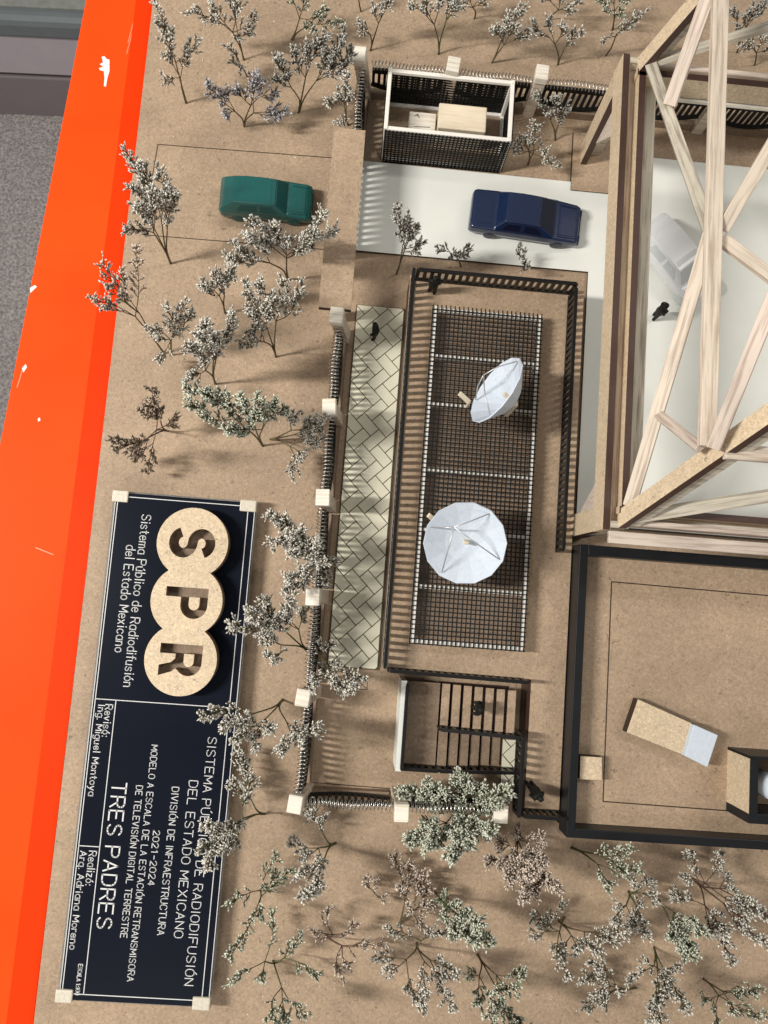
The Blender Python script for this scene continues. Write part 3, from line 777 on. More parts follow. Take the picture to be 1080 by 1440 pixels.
def net(name, parent, o, u, v, lu, lv, pu, pv, wd=0.55, jit=0.08):
    o = Vector(o); u = Vector(u); v = Vector(v); nn = u.cross(v)
    b = MB()
    for k in range(int(lu / pu) + 1):
        j = random.uniform(-jit, jit); p = o + u * min(lu, k * pu + j)
        b.bar(p - v * .4, p + v * (lv + .4), wd, 0.3, nn)
    for k in range(int(lv / pv) + 1):
        j = random.uniform(-jit, jit); p = o + v * min(lv, k * pv + j) + nn * .22
        b.bar(p - u * .4, p + u * (lu + .4), wd, 0.3, nn)
    return b.obj(name, 'black_matte', parent, kind='stuff')


net('mesh', mp, (mx0, my0, MZ + .1), (1, 0, 0), (0, 1, 0), mx1 - mx0, my1 - my0, 1.95, 1.98, .5)

# ================================================================== satellite dishes
def dish(label, c, nrm, r, depth, roll, base_px):
    c = Vector(c); z = Vector(nrm).normalized(); x = Vector((math.cos(roll), math.sin(roll), 0)); x = (x - z * x.dot(z)).normalized(); y = z.cross(x)
    t = thing('satellite_dish', (c.x, c.y, MZ), label, 'satellite dish', 'paper satellite dishes on the mesh platform')
    n = 14; mb = MB(); L = lambda a, b_, h: c + x * a + y * b_ + z * h
    rim = [L(r * math.cos(2 * math.pi * k / n), r * math.sin(2 * math.pi * k / n), 0) for k in range(n)]
    mid = [L(r * .5 * math.cos(2 * math.pi * k / n), r * .5 * math.sin(2 * math.pi * k / n), -depth * .62) for k in range(n)]
    vs = rim + mid + [L(0, 0, -depth)]
    fs = []
    for k in range(n):
        k2 = (k + 1) % n; fs += [[k, k2, n + k2, n + k], [n + k, n + k2, 2 * n]]
    mb.add(vs, fs)
    o = mb.obj('reflector', 'paper', t); so = o.modifiers.new('thick', 'SOLIDIFY'); so.thickness = 0.0005; so.offset = 0
    fo = base_px or (.12, .05)
    foc = L(r * fo[0], r * fo[1], r * .5)
    for k in ((0, 5, 9) if not base_px else (13, 2, 6, 9)):
        e = rim[k] * .9 + c * .1; m2 = (e + foc) / 2 + z * r * .07
        b = MB(); b.tube([e, m2, foc], 0.28, 6); b.obj('feed_strut', 'wire_dark', t, smooth=True)
    stick('feed_horn', L(0, 0, -depth * .95), L(r * .05, 0, -depth * .95 + 6.5), 1.7, 1.5, 'basswood', t)
    back = L(0, 0, -depth)
    foot = Vector((back.x, back.y, MZ))
    stick('mount_post', foot, back + Vector((0, 0, .3)), 2.0, 2.0, 'basswood', t)
    return t, x, y, z


dish('upright pale blue faceted paper dish, nearest the blue car, on the mesh platform', P(697, 548, 48), (-0.80, 0.36, 0.34), 15.6, 11.0, 0.3, None)
dish('pale blue paper dish facing upwards, lower one on the mesh platform', P(654, 764, 44), (-.12, -.22, 1.0), 16.9, 7.5, 0.1, (-.26, .45))
for nm, a, c, z in (('upper', (646, 553), (660, 566), 36), ('lower', (602, 724), (618, 737), 38)):
    t = thing('wood_stub', P(*c, z), 'small bare wooden stub poking out beside the %s dish' % ('upright' if nm == 'upper' else 'upward facing'), 'wood stub')
    stick('stub', P(*a, z), P(*c, z - 3), 2.0, 1.4, 'basswood', t)
    stick('stub_leg', P(*c, z - 3), Vector((P(*c, z - 3).x, P(*c, z - 3).y, MZ + .3)), 1.2, 1.2, 'basswood', t)

# ================================================================== mesh cage with generator blocks
cg = thing('mesh_cage', (29, 224, 0), 'open topped cage of black mesh with white frame beside the driveway', 'cage')
ZC = 25.0
gx_0, gx_1, gy_0, gy_1 = 0.8, 57.4, 210.4, 238.4
for x in (gx_0, gx_1):
    for y in (gy_0, gy_1): stick('post', (x, y, 0), (x, y, ZC + 1.4), 1.8, 1.8, 'white_frame', cg)
for a, c in (((gx_0, gy_0), (gx_1, gy_0)), ((gx_0, gy_1), (gx_1, gy_1)), ((gx_0, gy_0), (gx_0, gy_1)), ((gx_1, gy_0), (gx_1, gy_1))):
    stick('top_rail', (*a, ZC), (*c, ZC), 1.8, 1.8, 'white_frame', cg)
    stick('bottom_rail', (*a, 1.0), (*c, 1.0), 1.6, 1.6, 'white_frame', cg)
net('mesh', cg, (gx_0, gy_0 - 1.1, 0.3), (1, 0, 0), (0, 0, 1), gx_1 - gx_0, ZC - .2, 1.75, 1.75, .72)
net('mesh', cg, (gx_0, gy_1 + 1.1, 0.3), (1, 0, 0), (0, 0, 1), gx_1 - gx_0, ZC - .2, 1.75, 1.75, .8)
net('mesh', cg, (gx_0 - 1.1, gy_0, 0.3), (0, 1, 0), (0, 0, 1), gy_1 - gy_0, ZC - .2, 1.75, 1.75, .7)
net('mesh', cg, (gx_1 + 1.1, gy_0, 0.3), (0, 1, 0), (0, 0, 1), gy_1 - gy_0, ZC - .2, 1.75, 1.75, .7)
t = thing('wooden_block', (35, 226, 0), 'larger plain wooden block inside the mesh cage', 'block')
u0 = P(618, 144, 15); u1 = P(683, 186, 15)
b = MB(); b.box(u0.x, u1.x, u1.y, u0.y, 0.05, 15); b.obj('block_body', 'basswood', t, bevel=.5)
t = thing('wooden_block', (20, 226, 0), 'smaller marked wooden block left of the large one in the cage', 'block')
u2 = P(576, 156, 11); u3 = P(616, 184, 11)
b = MB(); b.box(u2.x, u0.x - .8, u3.y, u2.y, 0.05, 11); blk = b.obj('block_body', 'balsa_pale', t, bevel=.4)
for a, c in (((583, 163), (589, 161)), ((586, 160), (590, 166)), ((583, 178), (605, 179))):
    b = MB(); b.bar(P(*a, 11.03), P(*c, 11.03), .35, .04); b.obj('pencil_mark', 'burnt', t)

# ================================================================== cars
def car(label, c, yaw, L, Wd, H, kind, bodym, winm):
    """c: centre on its ground (x, y, z0); nose towards local +x"""
    t = bpy.data.objects.new('model_car', None); COL.objects.link(t); t.location = Vector(c) * MM; t.rotation_euler = (0, 0, yaw); t.empty_display_size = .005
    tag(t, label, 'model car', 'toy cars on the model'); WORG[t.name] = Vector((0, 0, 0))
    hL = L / 2; w2 = Wd / 2; zb = H * .16; belt = H * .60
    if kind == 'hatch':
        # x, half width at sill, half width at top, top z
        stn = [(-1.0, .86, .80, belt * .93), (-.965, .95, .86, belt * 1.04), (-.90, .99, .80, H * .74), (-.66, 1, .70, H * .97), (-.40, 1, .72, H), (-.02, 1, .72, H * .985), (.22, 1, .70, H * .95), (.46, 1, .86, belt * 1.05), (.50, 1, .88, belt), (.88, .97, .84, belt * .90), (.975, .92, .80, belt * .80), (1.0, .86, .76, belt * .55)]
        glass_x = (-.62, -.08, .20); hood = (.50, .88)
    else:
        stn = [(-1.0, .84, .76, belt * .80), (-.975, .93, .84, belt * .95), (-.93, .97, .86, belt * 1.02), (-.58, 1, .88, belt * 1.06), (-.54, 1, .84, belt * 1.12), (-.38, 1, .70, H * .97), (-.2, 1, .71, H), (.08, 1, .71, H * .99), (.20, 1, .70, H * .96), (.50, 1, .86, belt * 1.06), (.54, 1, .88, belt), (.90, .95, .84, belt * .88), (.97, .90, .80, belt * .76), (1.0, .82, .74, belt * .5)]
        glass_x = (-.34, -.02, .22); hood = (.54, .90)
    mb = MB(); vs = []; n = 8
    for x, a, r_, z in stn:
        zt = z; zk = min(belt, zt * .94)
        sec = [(-a * .93, zb), (-a, zb + (zk - zb) * .45), (-a * .97, zk), (-r_, zt), (r_, zt), (a * .97, zk), (a, zb + (zk - zb) * .45), (a * .93, zb)]
        vs += [(x * hL, y * w2, z_) for y, z_ in sec]
    fs = [list(range(n - 1, -1, -1))[::-1], [(len(stn) - 1) * n + k for k in range(n)][::-1]]
    for i in range(len(stn) - 1):
        for k in range(n): fs.append([i * n + k, (i + 1) * n + k, (i + 1) * n + (k + 1) % n, i * n + (k + 1) % n][::-1])
    mb.add(vs, fs)
    bm = bmesh.new(); me = mb.mesh('body', bodym); bm.from_mesh(me); bmesh.ops.recalc_face_normals(bm, faces=bm.faces); bm.to_mesh(me); bm.free()
    me.polygons.foreach_set('use_smooth', [True] * len(me.polygons))
    o = bpy.data.objects.new('body', me); COL.objects.link(o); o.parent = t
    bv = o.modifiers.new('bevel', 'BEVEL'); bv.width = .00075; bv.segments = 3; bv.limit_method = 'ANGLE'; bv.angle_limit = R(14)
    o.modifiers.new('wn', 'WEIGHTED_NORMAL')

    def S(x):
        for (x0, a0, r0, z0), (x1, a1, r1, z1) in zip(stn, stn[1:]):
            if x0 <= x <= x1:
                f = (x - x0) / (x1 - x0); return a0 + (a1 - a0) * f, r0 + (r1 - r0) * f, z0 + (z1 - z0) * f
        return stn[-1][1:]

    def quad(name, pts, mat, th=.22):
        p = [Vector(q) for q in pts]; nn = (p[1] - p[0]).cross(p[3] - p[0]).normalized()
        if nn.z < 0: nn = -nn
        b = MB(); b.add([q - nn * .5 for q in p] + [q + nn * th for q in p], [[3, 2, 1, 0], [4, 5, 6, 7], [0, 1, 5, 4], [1, 2, 6, 5], [2, 3, 7, 6], [3, 0, 4, 7]])
        me = b.mesh(name, mat); bm = bmesh.new(); bm.from_mesh(me); bmesh.ops.recalc_face_normals(bm, faces=bm.faces); bm.to_mesh(me); bm.free()
        o = bpy.data.objects.new(name, me); COL.objects.link(o); o.parent = t
        bv = o.modifiers.new('bevel', 'BEVEL'); bv.width = .0002; bv.segments = 2

    def top(x, f):
        a, r_, z = S(x); return (x * hL, f * r_ * w2, z)

    def side(x, sgn, f):
        a, r_, z = S(x); zk = min(belt, z * .94)
        return (x * hL, sgn * (a * .97 + (r_ - a * .97) * f) * w2, zk + (z - zk) * f)
    # windscreen, rear window, side windows
    if kind == 'hatch':
        quad('windscreen', [top(.24, -.93), top(.45, -.93), top(.45, .93), top(.24, .93)], winm)
        quad('rear_window', [top(-.885, -.86), top(-.685, -.86), top(-.685, .86), top(-.885, .86)], bodym, .12)
        ws = ((-.60, -.16), (-.10, .30))
    else:
        quad('windscreen', [top(.22, -.95), top(.49, -.95), top(.49, .95), top(.22, .95)], winm)
        quad('rear_window', [top(-.53, -.9), top(-.39, -.9), top(-.39, .9), top(-.53, .9)], bodym, .12)
        ws = ((-.44, -.10), (-.04, .34))
    for sg in (-1, 1):
        for x0, x1 in ws:
            lo0, lo1 = side(x0, sg, .14), side(x1, sg, .14)
            xa = x0 + (.10 if x0 < -.3 else 0.0); xb = x1 - (.16 if x1 > .2 else 0.0)
            quad('side_window', [lo0, lo1, side(xb, sg, .82), side(xa, sg, .82)], winm, .12)
    # bonnet panel with raised rim
    a_, r_, z_ = S(.7)
    quad('bonnet', [top(hood[0] + .05, -.80), top(hood[1] - .02, -.80), top(hood[1] - .02, .80), top(hood[0] + .05, .80)], bodym, .28)
    quad('roof_panel', [top(ws[0][0] + (.02 if kind == 'hatch' else .16), -.9), top(.14, -.9), top(.14, .9), top(ws[0][0] + (.02 if kind == 'hatch' else .16), .9)], bodym, .2)
    for sg in (-1, 1):
        quad('bonnet_rib', [top(hood[0] + .04, sg * .82), top(hood[1], sg * .82), top(hood[1], sg * .93), top(hood[0] + .04, sg * .93)], bodym, .5)
    if kind != 'hatch': quad('boot_lid', [top(-.90, -.8), top(-.62, -.8), top(-.62, .8), top(-.90, .8)], bodym, .25)
    for sg in (-1, 1):
        b = MB(); b.box(hL * .94, hL * 1.005, sg * w2 * .62 - 1.3, sg * w2 * .62 + 1.3, belt * .52, belt * .72)
        o = bpy.data.objects.new('headlight', b.mesh('headlight', bodym)); COL.objects.link(o); o.parent = t
        for x in (-.60, .62):
            rw = H * .215
            b = MB(); b.lathe([(rw * .55, 0), (rw, .3), (rw, 2.6), (rw * .55, 2.9)], (0, 0, 0), 20)
            o = bpy.data.objects.new('wheel', b.mesh('wheel', winm, smooth=False)); COL.objects.link(o); o.parent = t
            o.rotation_euler = (R(-90) * sg, 0, 0); o.location = Vector((x * hL, sg * (w2 * .99 - 2.6), rw)) * MM
    # bumpers
    for sg, x in ((1, 1.0), (-1, -1.0)):
        b = MB(); b.box(min(x * hL, x * hL - sg * 1.6), max(x * hL + sg * .5, x * hL - sg * 1.6) if sg > 0 else x * hL + 1.6, -w2 * .86, w2 * .86, zb + .3, zb + H * .17)
        o = bpy.data.objects.new('bumper', b.mesh('bumper', bodym)); COL.objects.link(o); o.parent = t
        bv = o.modifiers.new('bevel', 'BEVEL'); bv.width = .0006; bv.segments = 2
    return t


gc0 = P(311, 279, 6); gc1 = P(442, 279, 6)
car('green plastic hatchback toy car parked outside the entrance slab', (-52.4, 181.0, 0.05), R(1.0), 43.0, 18.0, 14.5, 'hatch', 'green_car', 'green_glass')
car('dark blue plastic sedan toy car on the white driveway', (70.6, 183.6, 1.65), R(-3.2), 53.0, 20.5, 14.0, 'sedan', 'blue_car', 'blue_glass')
wc = P(952, 368, 8)
car('frosted white plastic toy car under the timber tower', (wc.x, wc.y, 1.65), R(-48), 46.0, 20.0, 15.0, 'hatch', 'white_plastic', 'clear_plastic')

# ================================================================== figurines
def figurine(label, base, yaw, tilt=0.0, arm=0.6, walk_=0.5, h=17.0):
    s = h / 17.0 * MM
    J = {'pel': (0, 0, 9.0), 'chest': (0, 0, 12.6), 'neck': (0, 0, 14.3), 'head': (0.25, 0, 15.6), 'top': (0.2, 0, 16.8),
         'ls': (0, 1.7, 13.7), 'rs': (0, -1.7, 13.7), 'le': (arm * 1.5, 2.3, 11.6), 're': (-arm * .8, -2.3, 11.4), 'lh': (arm * 3.6, 1.9, 10.6), 'rh': (arm * .6, -2.6, 9.2),
         'lk': (walk_ * 1.3, .9, 4.9), 'rk': (-walk_ * .3, -.9, 4.9), 'la': (walk_ * 1.0, 1.0, .7), 'ra': (-walk_ * 1.8, -1.0, .7), 'lt': (walk_ * 1.0 + 1.7, 1.1, .4), 'rt': (-walk_ * 1.8 + 1.7, -1.1, .4)}
    Rad = {'pel': 1.35, 'chest': 1.55, 'neck': .75, 'head': 1.25, 'top': .75, 'ls': .85, 'rs': .85, 'le': .62, 're': .62, 'lh': .5, 'rh': .5, 'lk': .85, 'rk': .85, 'la': .6, 'ra': .6, 'lt': .45, 'rt': .45}
    E_ = [('pel', 'chest'), ('chest', 'neck'), ('neck', 'head'), ('head', 'top'), ('chest', 'ls'), ('ls', 'le'), ('le', 'lh'), ('chest', 'rs'), ('rs', 're'), ('re', 'rh'), ('pel', 'lk'), ('lk', 'la'), ('la', 'lt'), ('pel', 'rk'), ('rk', 'ra'), ('ra', 'rt')]
    ks = list(J); me = bpy.data.meshes.new('figurine')
    me.from_pydata([tuple(Vector(J[k]) * s) for k in ks], [(ks.index(a), ks.index(c)) for a, c in E_], [])
    o = bpy.data.objects.new('figurine', me); COL.objects.link(o)
    sk = o.modifiers.new('skin', 'SKIN'); sk.use_smooth_shade = True
    for i, k in enumerate(ks):
        v = me.skin_vertices[0].data[i]; v.radius = (Rad[k] * s * 1.3, Rad[k] * s * (1.55 if k in ('pel', 'chest') else 1.3)); v.use_root = (k == 'pel')
    sb = o.modifiers.new('sub', 'SUBSURF'); sb.levels = 1; sb.render_levels = 1
    me.materials.append(M['black_matte'])
    o.location = Vector(base) * MM; o.rotation_euler = Euler((0, tilt, yaw))
    return tag(o, label, 'figurine', 'small black scale figures')


def fb(px, py, z):
    p = P(px, py, z); return (p.x, p.y, z)


figurine('black scale figurine walking on the herringbone walkway', fb(527, 474, 1.3), R(200), arm=.9)
figurine('black scale figurine in the upper left corner of the terrace railing', fb(607, 412, TZ), R(100), arm=.5)
figurine('black scale figurine standing on the white yard by the frosted car', fb(918, 447, 1.7), R(30), arm=1.0)
figurine('black scale figurine going down the stairs', fb(668, 991, TZ - 4), R(180), arm=.9)
figurine('black scale figurine leaning near the corner railing by the stairs', fb(742, 1098, TZ), R(-60), tilt=0.25, arm=.4)

# ================================================================== building with black parapet
ZR, ZPa = 20.0, 28.5
e0 = P(815, 765, ZPa); e1 = P(797, 1178, ZPa)
BX0 = (e0.x + e1.x) / 2; BY1 = e0.y; BY0 = e1.y; BX1 = 245.0
bl = thing('building', ((BX0 + BX1) / 2, (BY0 + BY1) / 2, 0), 'flat roofed building with brown roof and thick black parapet', 'building')
b = MB(); b.box(BX0 + 1.2, BX1 - 1.2, BY0 + 1.2, BY1 - 1.2, 0.05, ZR - 3.05); b.obj('wall', 'black_matte', bl)
b = MB(); b.box(BX0 + 3.6, BX1 - 4, BY0 + 3.9, BY1 - 4.4, ZR - 3.0, ZR); roof = b.obj('roof', 'mdf', bl)
for x0, x1, y0, y1 in ((BX0, BX0 + 3.7, BY0, BY1), (BX0 + 3.7, BX1, BY1 - 4.5, BY1 - .02), (BX0 + 3.7, BX1, BY0 + .02, BY0 + 3.8), (BX1 - 3.7, BX1, BY0 + 3.8, BY1 - 4.5)):
    b = MB(); b.box(x0, x1, y0, y1, ZR - 3.1, ZPa); b.obj('parapet', 'parapet', bl, bevel=.3)
for a, c in (((860, 818), (1085, 838)), ((860, 818), (848, 1127)), ((848, 1127), (1022, 1140))):
    b = MB(); b.bar(P(*a, ZR + .03), P(*c, ZR + .03), .5, .08); b.obj('engraved_line', 'burnt', roof)
# roof stair house
h0 = P(1022, 1050, ZR); h1 = P(1022, 1140, ZR); HX0 = (h0.x + h1.x) / 2; HY0, HY1 = h1.y, h0.y; HZ = ZR + 18.5; HX1 = HX0 + 36
sh = thing('stair_house', (HX0 + 18, (HY0 + HY1) / 2, ZR), 'open box of wood and black edges on the brown roof, at the right edge', 'roof box')
b = MB(); b.box(HX0, HX0 + 2.6, HY0 + 3.8, HY1 - 1.2, ZR + .05, HZ - .05); b.obj('side_board', 'mdf_light', sh)
b = MB(); b.box(HX0 - .05, HX1, HY0, HY0 + 3.8, ZR + .05, HZ); b.obj('end_wall', 'parapet', sh, bevel=.15)
b = MB(); b.box(HX0 + .02, HX1, HY1 - 1.2, HY1, ZR + .05, HZ); b.obj('end_wall', 'parapet', sh)
b = MB(); b.box(HX0 + .1, HX0 + 3.4, HY0 + 3.8, HY1 - 1.2, HZ, HZ + .5); b.obj('top_edge', 'parapet', sh)
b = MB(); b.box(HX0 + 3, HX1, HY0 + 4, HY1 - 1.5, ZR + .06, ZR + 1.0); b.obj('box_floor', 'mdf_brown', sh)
t = thing('paper_cylinder', (*P(1085, 1110, ZR + 1).xy, ZR + 1), 'pale blue paper cylinder inside the roof box, cut by the picture edge', 'cylinder')
cq = P(1088, 1108, ZR + 14)
b = MB(); b.lathe([(5.2, 0), (5.2, 12.5), (4.6, 13.4), (1.5, 14)], (cq.x, cq.y, ZR + 1.05), 28); b.obj('cylinder_body', 'paper', t, smooth=True)
# wooden and paper unit on the roof
def slab_at(name, pxs, z0, z1, mat, parent, bev=.3):
    pp = [P(x, y, z1) for x, y in pxs]; pp = [(p.x, p.y) for p in pp]
    ar = sum(pp[i][0] * pp[(i + 1) % len(pp)][1] - pp[(i + 1) % len(pp)][0] * pp[i][1] for i in range(len(pp)))
    if ar < 0: pp.reverse()
    b = MB(); b.prism(pp, z0, z1, side=1); return b.obj(name, mat, parent, bevel=bev)


t = thing('rooftop_unit', P(940, 1030, ZR), 'tilted wooden slab with pale blue paper block at its end, lying on the roof', 'rooftop unit')
slab_at('wood_slab', [(897, 983), (973, 1017), (961, 1062), (881, 1030)], ZR + .05, ZR + 5.5, ['mdf_light', 'burnt'], t)
slab_at('dark_strip', [(973.5, 1017), (976, 1018), (963.5, 1063), (961, 1062)], ZR + .05, ZR + 5.2, ['black_matte', 'black_matte'], t, 0)
slab_at('paper_block', [(976, 1019), (1010, 1034), (995, 1079), (963, 1063)], ZR + .05, ZR + 8.5, ['paper', 'paper'], t)
t = thing('roof_hatch', P(831, 1080, ZR), 'small square light wooden block beside the left black parapet on the roof', 'roof hatch')
slab_at('hatch_cover', [(816, 1063), (847, 1065), (847, 1098), (815, 1096)], ZR + .05, ZR + 5.0, ['mdf_light', 'burnt'], t)

# ================================================================== timber tower
TW = thing('lattice_tower', (193, 130, 0), 'large timber lattice tower with leaning legs rising over the white yard', 'tower')
RZ = 66.0; CX, CY = 193.0, 130.0
rw = P(867, 400, RZ).x - 1.2      # ring outer x
ryN = P(880, 75, RZ).y; ryS = P(858, 745, RZ).y
CY = (ryN + ryS) / 2; HY = (ryN - ryS) / 2; CX = rw + HY
Z2, Z3 = 114.0, 176.0
n2 = P(984, 640, Z2); x2 = P(1003, 320, Z2).x; n2n = P(1016, -92, Z2)
Y2 = {-1: n2.y, 1: n2n.y}; YR = {-1: ryS, 1: ryN}
Y3 = {k: Y2[k] + (Y2[k] - YR[k]) * (Z3 - Z2) / (Z2 - RZ) for k in (-1, 1)}
x3 = x2 + (x2 - rw) * (Z3 - Z2) / (Z2 - RZ)


def corner(sx, yy, off, z):
    """sx -1 west +1 east, sy -1 south +1 north"""
    return Vector((off if sx < 0 else 2 * CX - off, yy, z))


for sx in (-1, 1):
    for sy in (-1, 1):
        a = corner(sx, YR[sy] - sy, rw + 2, 0.05); b_ = corner(sx, YR[sy], rw, RZ - .25); d_ = corner(sx, Y3[sy], x3, Z3)
        def pl(x0, x1, y0, y1):
            q = [(x0 * -sx, y0 * -sy), (x1 * -sx, y0 * -sy), (x1 * -sx, y1 * -sy), (x0 * -sx, y1 * -sy)]
            ar = sum(q[i][0] * q[(i + 1) % 4][1] - q[(i + 1) % 4][0] * q[i][1] for i in range(4))
            return q if ar > 0 else q[::-1]
        def sidemat(q):
            r_ = []
            for i in range(4):
                dx = abs(q[(i + 1) % 4][0] - q[i][0]); r_.append(1 if dx > .01 else 0)
            return r_
        q = pl(0, 3, 0, 9.5)
        b = MB(); b.sweep(a, b_, q, sidemat(q)); lg = b.obj('leg', ['mdf_light', 'burnt_brown'], TW)
        q = pl(3, 10, 1.0, 3.6)
        b = MB(); b.sweep(a, b_, q, 0); b.obj('leg_flange', 'balsa_grey', lg)
        q = pl(6.0, 9.0, 1.0, 8.0)
        b = MB(); b.sweep(b_, d_, q, sidemat(q)); lg = b.obj('leg', ['mdf_light', 'burnt_brown'], TW)
        q = pl(9.0, 14, 2.0, 4.4)
        b = MB(); b.sweep(b_, d_, q, 0); b.obj('leg_flange', 'balsa_grey', lg)
        # triangular gusset panel between the lower leg and the ring
        if sx < 0:
            b = MB(); yy = CY + sy * HY
            b.add([(rw + 3.4, yy - sy * 3.6, RZ - 13), (rw + 3.4, yy - sy * 26, RZ - 13), (rw + 4.2, yy - sy * 4.6, 8), (rw + 4.8, yy - sy * 3.6, RZ - 13), (rw + 4.8, yy - sy * 26, RZ - 13), (rw + 5.6, yy - sy * 4.6, 8)],
                  [[0, 1, 2], [5, 4, 3], [0, 3, 4, 1], [1, 4, 5, 2], [2, 5, 3, 0]]); b.obj('gusset', 'balsa_pink', TW)


def ring_side(f, name_mats):
    """f maps (depth from outer face, along) to a point"""
    for dd, wd, z0, z1, mats, nm in name_mats:
        b = MB(); q = [f(dd, -HY + (0 if dd < .1 else 3.2)), f(dd + wd, -HY + (0 if dd < .1 else 3.2)), f(dd + wd, HY - (0 if dd < .1 else 3.2)), f(dd, HY - (0 if dd < .1 else 3.2))]
        ar = sum(q[i][0] * q[(i + 1) % 4][1] - q[(i + 1) % 4][0] * q[i][1] for i in range(4))
        if ar < 0: q.reverse()
        b.prism(q, z0, z1, side=0, top=1 if len(mats) > 1 else 0); b.obj(nm, list(mats), TW)


layers = [(0.0, 2.7, RZ - 12, RZ, ('mdf_light', 'burnt_brown'), 'ring_plate'),           (6.6, 2.7, RZ - 10, RZ + .8, ('mdf_light', 'burnt_brown'), 'ring_plate')]
ring_side(lambda d_, s_: (rw + d_, CY + s_), layers)
ring_side(lambda d_, s_: (CX + s_ * .972, CY + HY - d_), layers[1:])
ring_side(lambda d_, s_: (CX + s_ * .972, CY - HY + d_), layers[1:])
ring_side(lambda d_, s_: (2 * CX - rw - d_, CY + s_), layers[1:])
stick('ring_flange', (rw + 12.9, CY - HY + 9, RZ - 6.5), (rw + 12.9, CY + HY - 9, RZ - 6.5), 6.6, 2.0, 'balsa_grey', TW)
stick('ring_filler', (rw + 4.65, CY - HY + 4, RZ - 7.7), (rw + 4.65, CY + HY - 4, RZ - 7.7), 3.7, 6.4, 'balsa', TW, bevel=0)
for sy in (-1, 1):
    y = CY + sy * (HY - 2.2)
    stick('ring_flange', (rw + 12, y - sy * 1.2, RZ - 3.2), (2 * CX - rw - 12, y - sy * 1.2, RZ - 3.2), 2.2, 6.5, 'balsa_pink', TW)
    stick('ring_flange', (rw + 12, y - sy * 5.0, RZ - 12), (2 * CX - rw - 12, y - sy * 5.0, RZ - 12), 5.0, 2.0, 'balsa_pale', TW)
# horizontals at level 2 and 3
for z, xx, yy in ((Z2, x2, Y2), (Z3, x3, Y3)):
    for sx in (-1, 1):
        p = xx if sx < 0 else 2 * CX - xx
        stick('horizontal', (p, yy[-1] + 3, z), (p, yy[1] - 3, z), 5.4, 2.6, 'balsa', TW)
        stick('horizontal', (xx + 6, yy[sx] - sx * 2, z - .4), (2 * CX - xx - 6, yy[sx] - sx * 2, z - .4), 5.0, 2.4, 'balsa', TW)
# west face bracing
N1 = Vector((x2 + .5, P(1003, 322, Z2).y, Z2 - 2.9))
cS = Vector((rw + 9.2, ryS + 9.5, RZ + 2)); cN = Vector((rw + 10.2, ryN - 6, RZ + 3))
stick('diagonal', cS, N1, 4.8, 2.4, 'balsa', TW, up=(-.5, 0, 1)); stick('diagonal', cN, N1, 4.4, 2.6, 'balsa_grey', TW, up=(-.5, 0, 1))
mS = cS.lerp(N1, .36); mN = cN.lerp(N1, .30)
stick('sub_brace', mS + Vector((.6, 0, .6)), Vector((n2.x + 1.5, n2.y + 3, Z2 - 3)), 3.4, 2.2, 'balsa_pink', TW, up=(-.5, 0, 1))
stick('sub_brace', mN + Vector((.3, 0, 2.3)), P(1003, -25, Z2 - 1.5), 5.0, 2.2, 'balsa_pink', TW, up=(-.4, 0, 1))
stick('diagonal', Vector((n2.x + 4, n2.y + 2.5, Z2 + 1)), P(1104, 378, 152), 4.4, 2.4, 'balsa_pink', TW, up=(-.5, 0, 1))
stick('plan_brace', N1 + Vector((3.4, 1, .8)), P(1118, 150, 132), 4.4, 2.2, 'balsa', TW, up=(0, 0, 1))
stick('plan_brace', N1 + Vector((3.4, -2, .6)), P(1125, 420, 116), 4.4, 2.2, 'balsa', TW, up=(0, 0, 1))
# north and south face bracing
for sy in (-1, 1):
    cc = Vector((CX, Y2[sy] - sy * 3, Z2 - 2.5))
    for sx in (-1, 1):
        st_ = Vector((CX + sx * (HY - 10), CY + sy * (HY - 5), RZ + 2))
        stick('diagonal', st_, cc, 4.6, 2.4, 'balsa_grey', TW, up=(0, sy * .5, 1))
stick('ring_flange', (rw + 3, ryS - 2.5, RZ - 2.4), (2 * CX - rw - 3, ryS - 2.5, RZ - 2.4), 4.8, 2.0, 'balsa_pink', TW)
# footing slab of the tower at the top left leg
b = MB(); q = P(818, 213, 0)
ft = thing('tower_footing', (q.x, q.y, 0), 'brown wooden footing at the foot of the upper left tower leg', 'footing')
b.box(rw - 2, rw + 18, ryN - 24, ryN + 6, 0.05, 2.4, side=1); b.obj('footing_board', ['mdf', 'burnt'], ft)

# ================================================================== dried flower trees
def catmull(pts, n):
    out = []
    P_ = [pts[0] * 2 - pts[1]] + pts + [pts[-1] * 2 - pts[-2]]
    for i in range(1, len(P_) - 2):
        for k in range(n):
            t = k / n; a, b_, c, d_ = P_[i - 1], P_[i], P_[i + 1], P_[i + 2]
            out.append(0.5 * ((2 * b_) + (c - a) * t + (2 * a - 5 * b_ + 4 * c - d_) * t * t + (3 * b_ - a - 3 * c + d_) * t ** 3))
    out.append(pts[-1]); return out


class Buds:
    def __init__(s): s.v = []; s.f = []; s.c = []

    def add(s, p, d, L, r, shade):
        d = d.normalized(); a = d.orthogonal().normalized(); c = d.cross(a); o = len(s.v)
        s.v.append(p); s.c.append((0.0, shade))
        for h, rr, tt in ((.38, 1.0, .40), (.78, .85, .85)):
            for k in range(4):
                s.v.append(p + d * (L * h) + (a * math.cos(k * 1.5708 + h) + c * math.sin(k * 1.5708 + h)) * r * rr); s.c.append((tt, shade))
        s.v.append(p + d * L); s.c.append((1.0, shade))
        for k in range(4):
            k2 = (k + 1) % 4
            s.f += [(o, o + 1 + k2, o + 1 + k), (o + 1 + k, o + 1 + k2, o + 5 + k2, o + 5 + k), (o + 9, o + 5 + k, o + 5 + k2)]


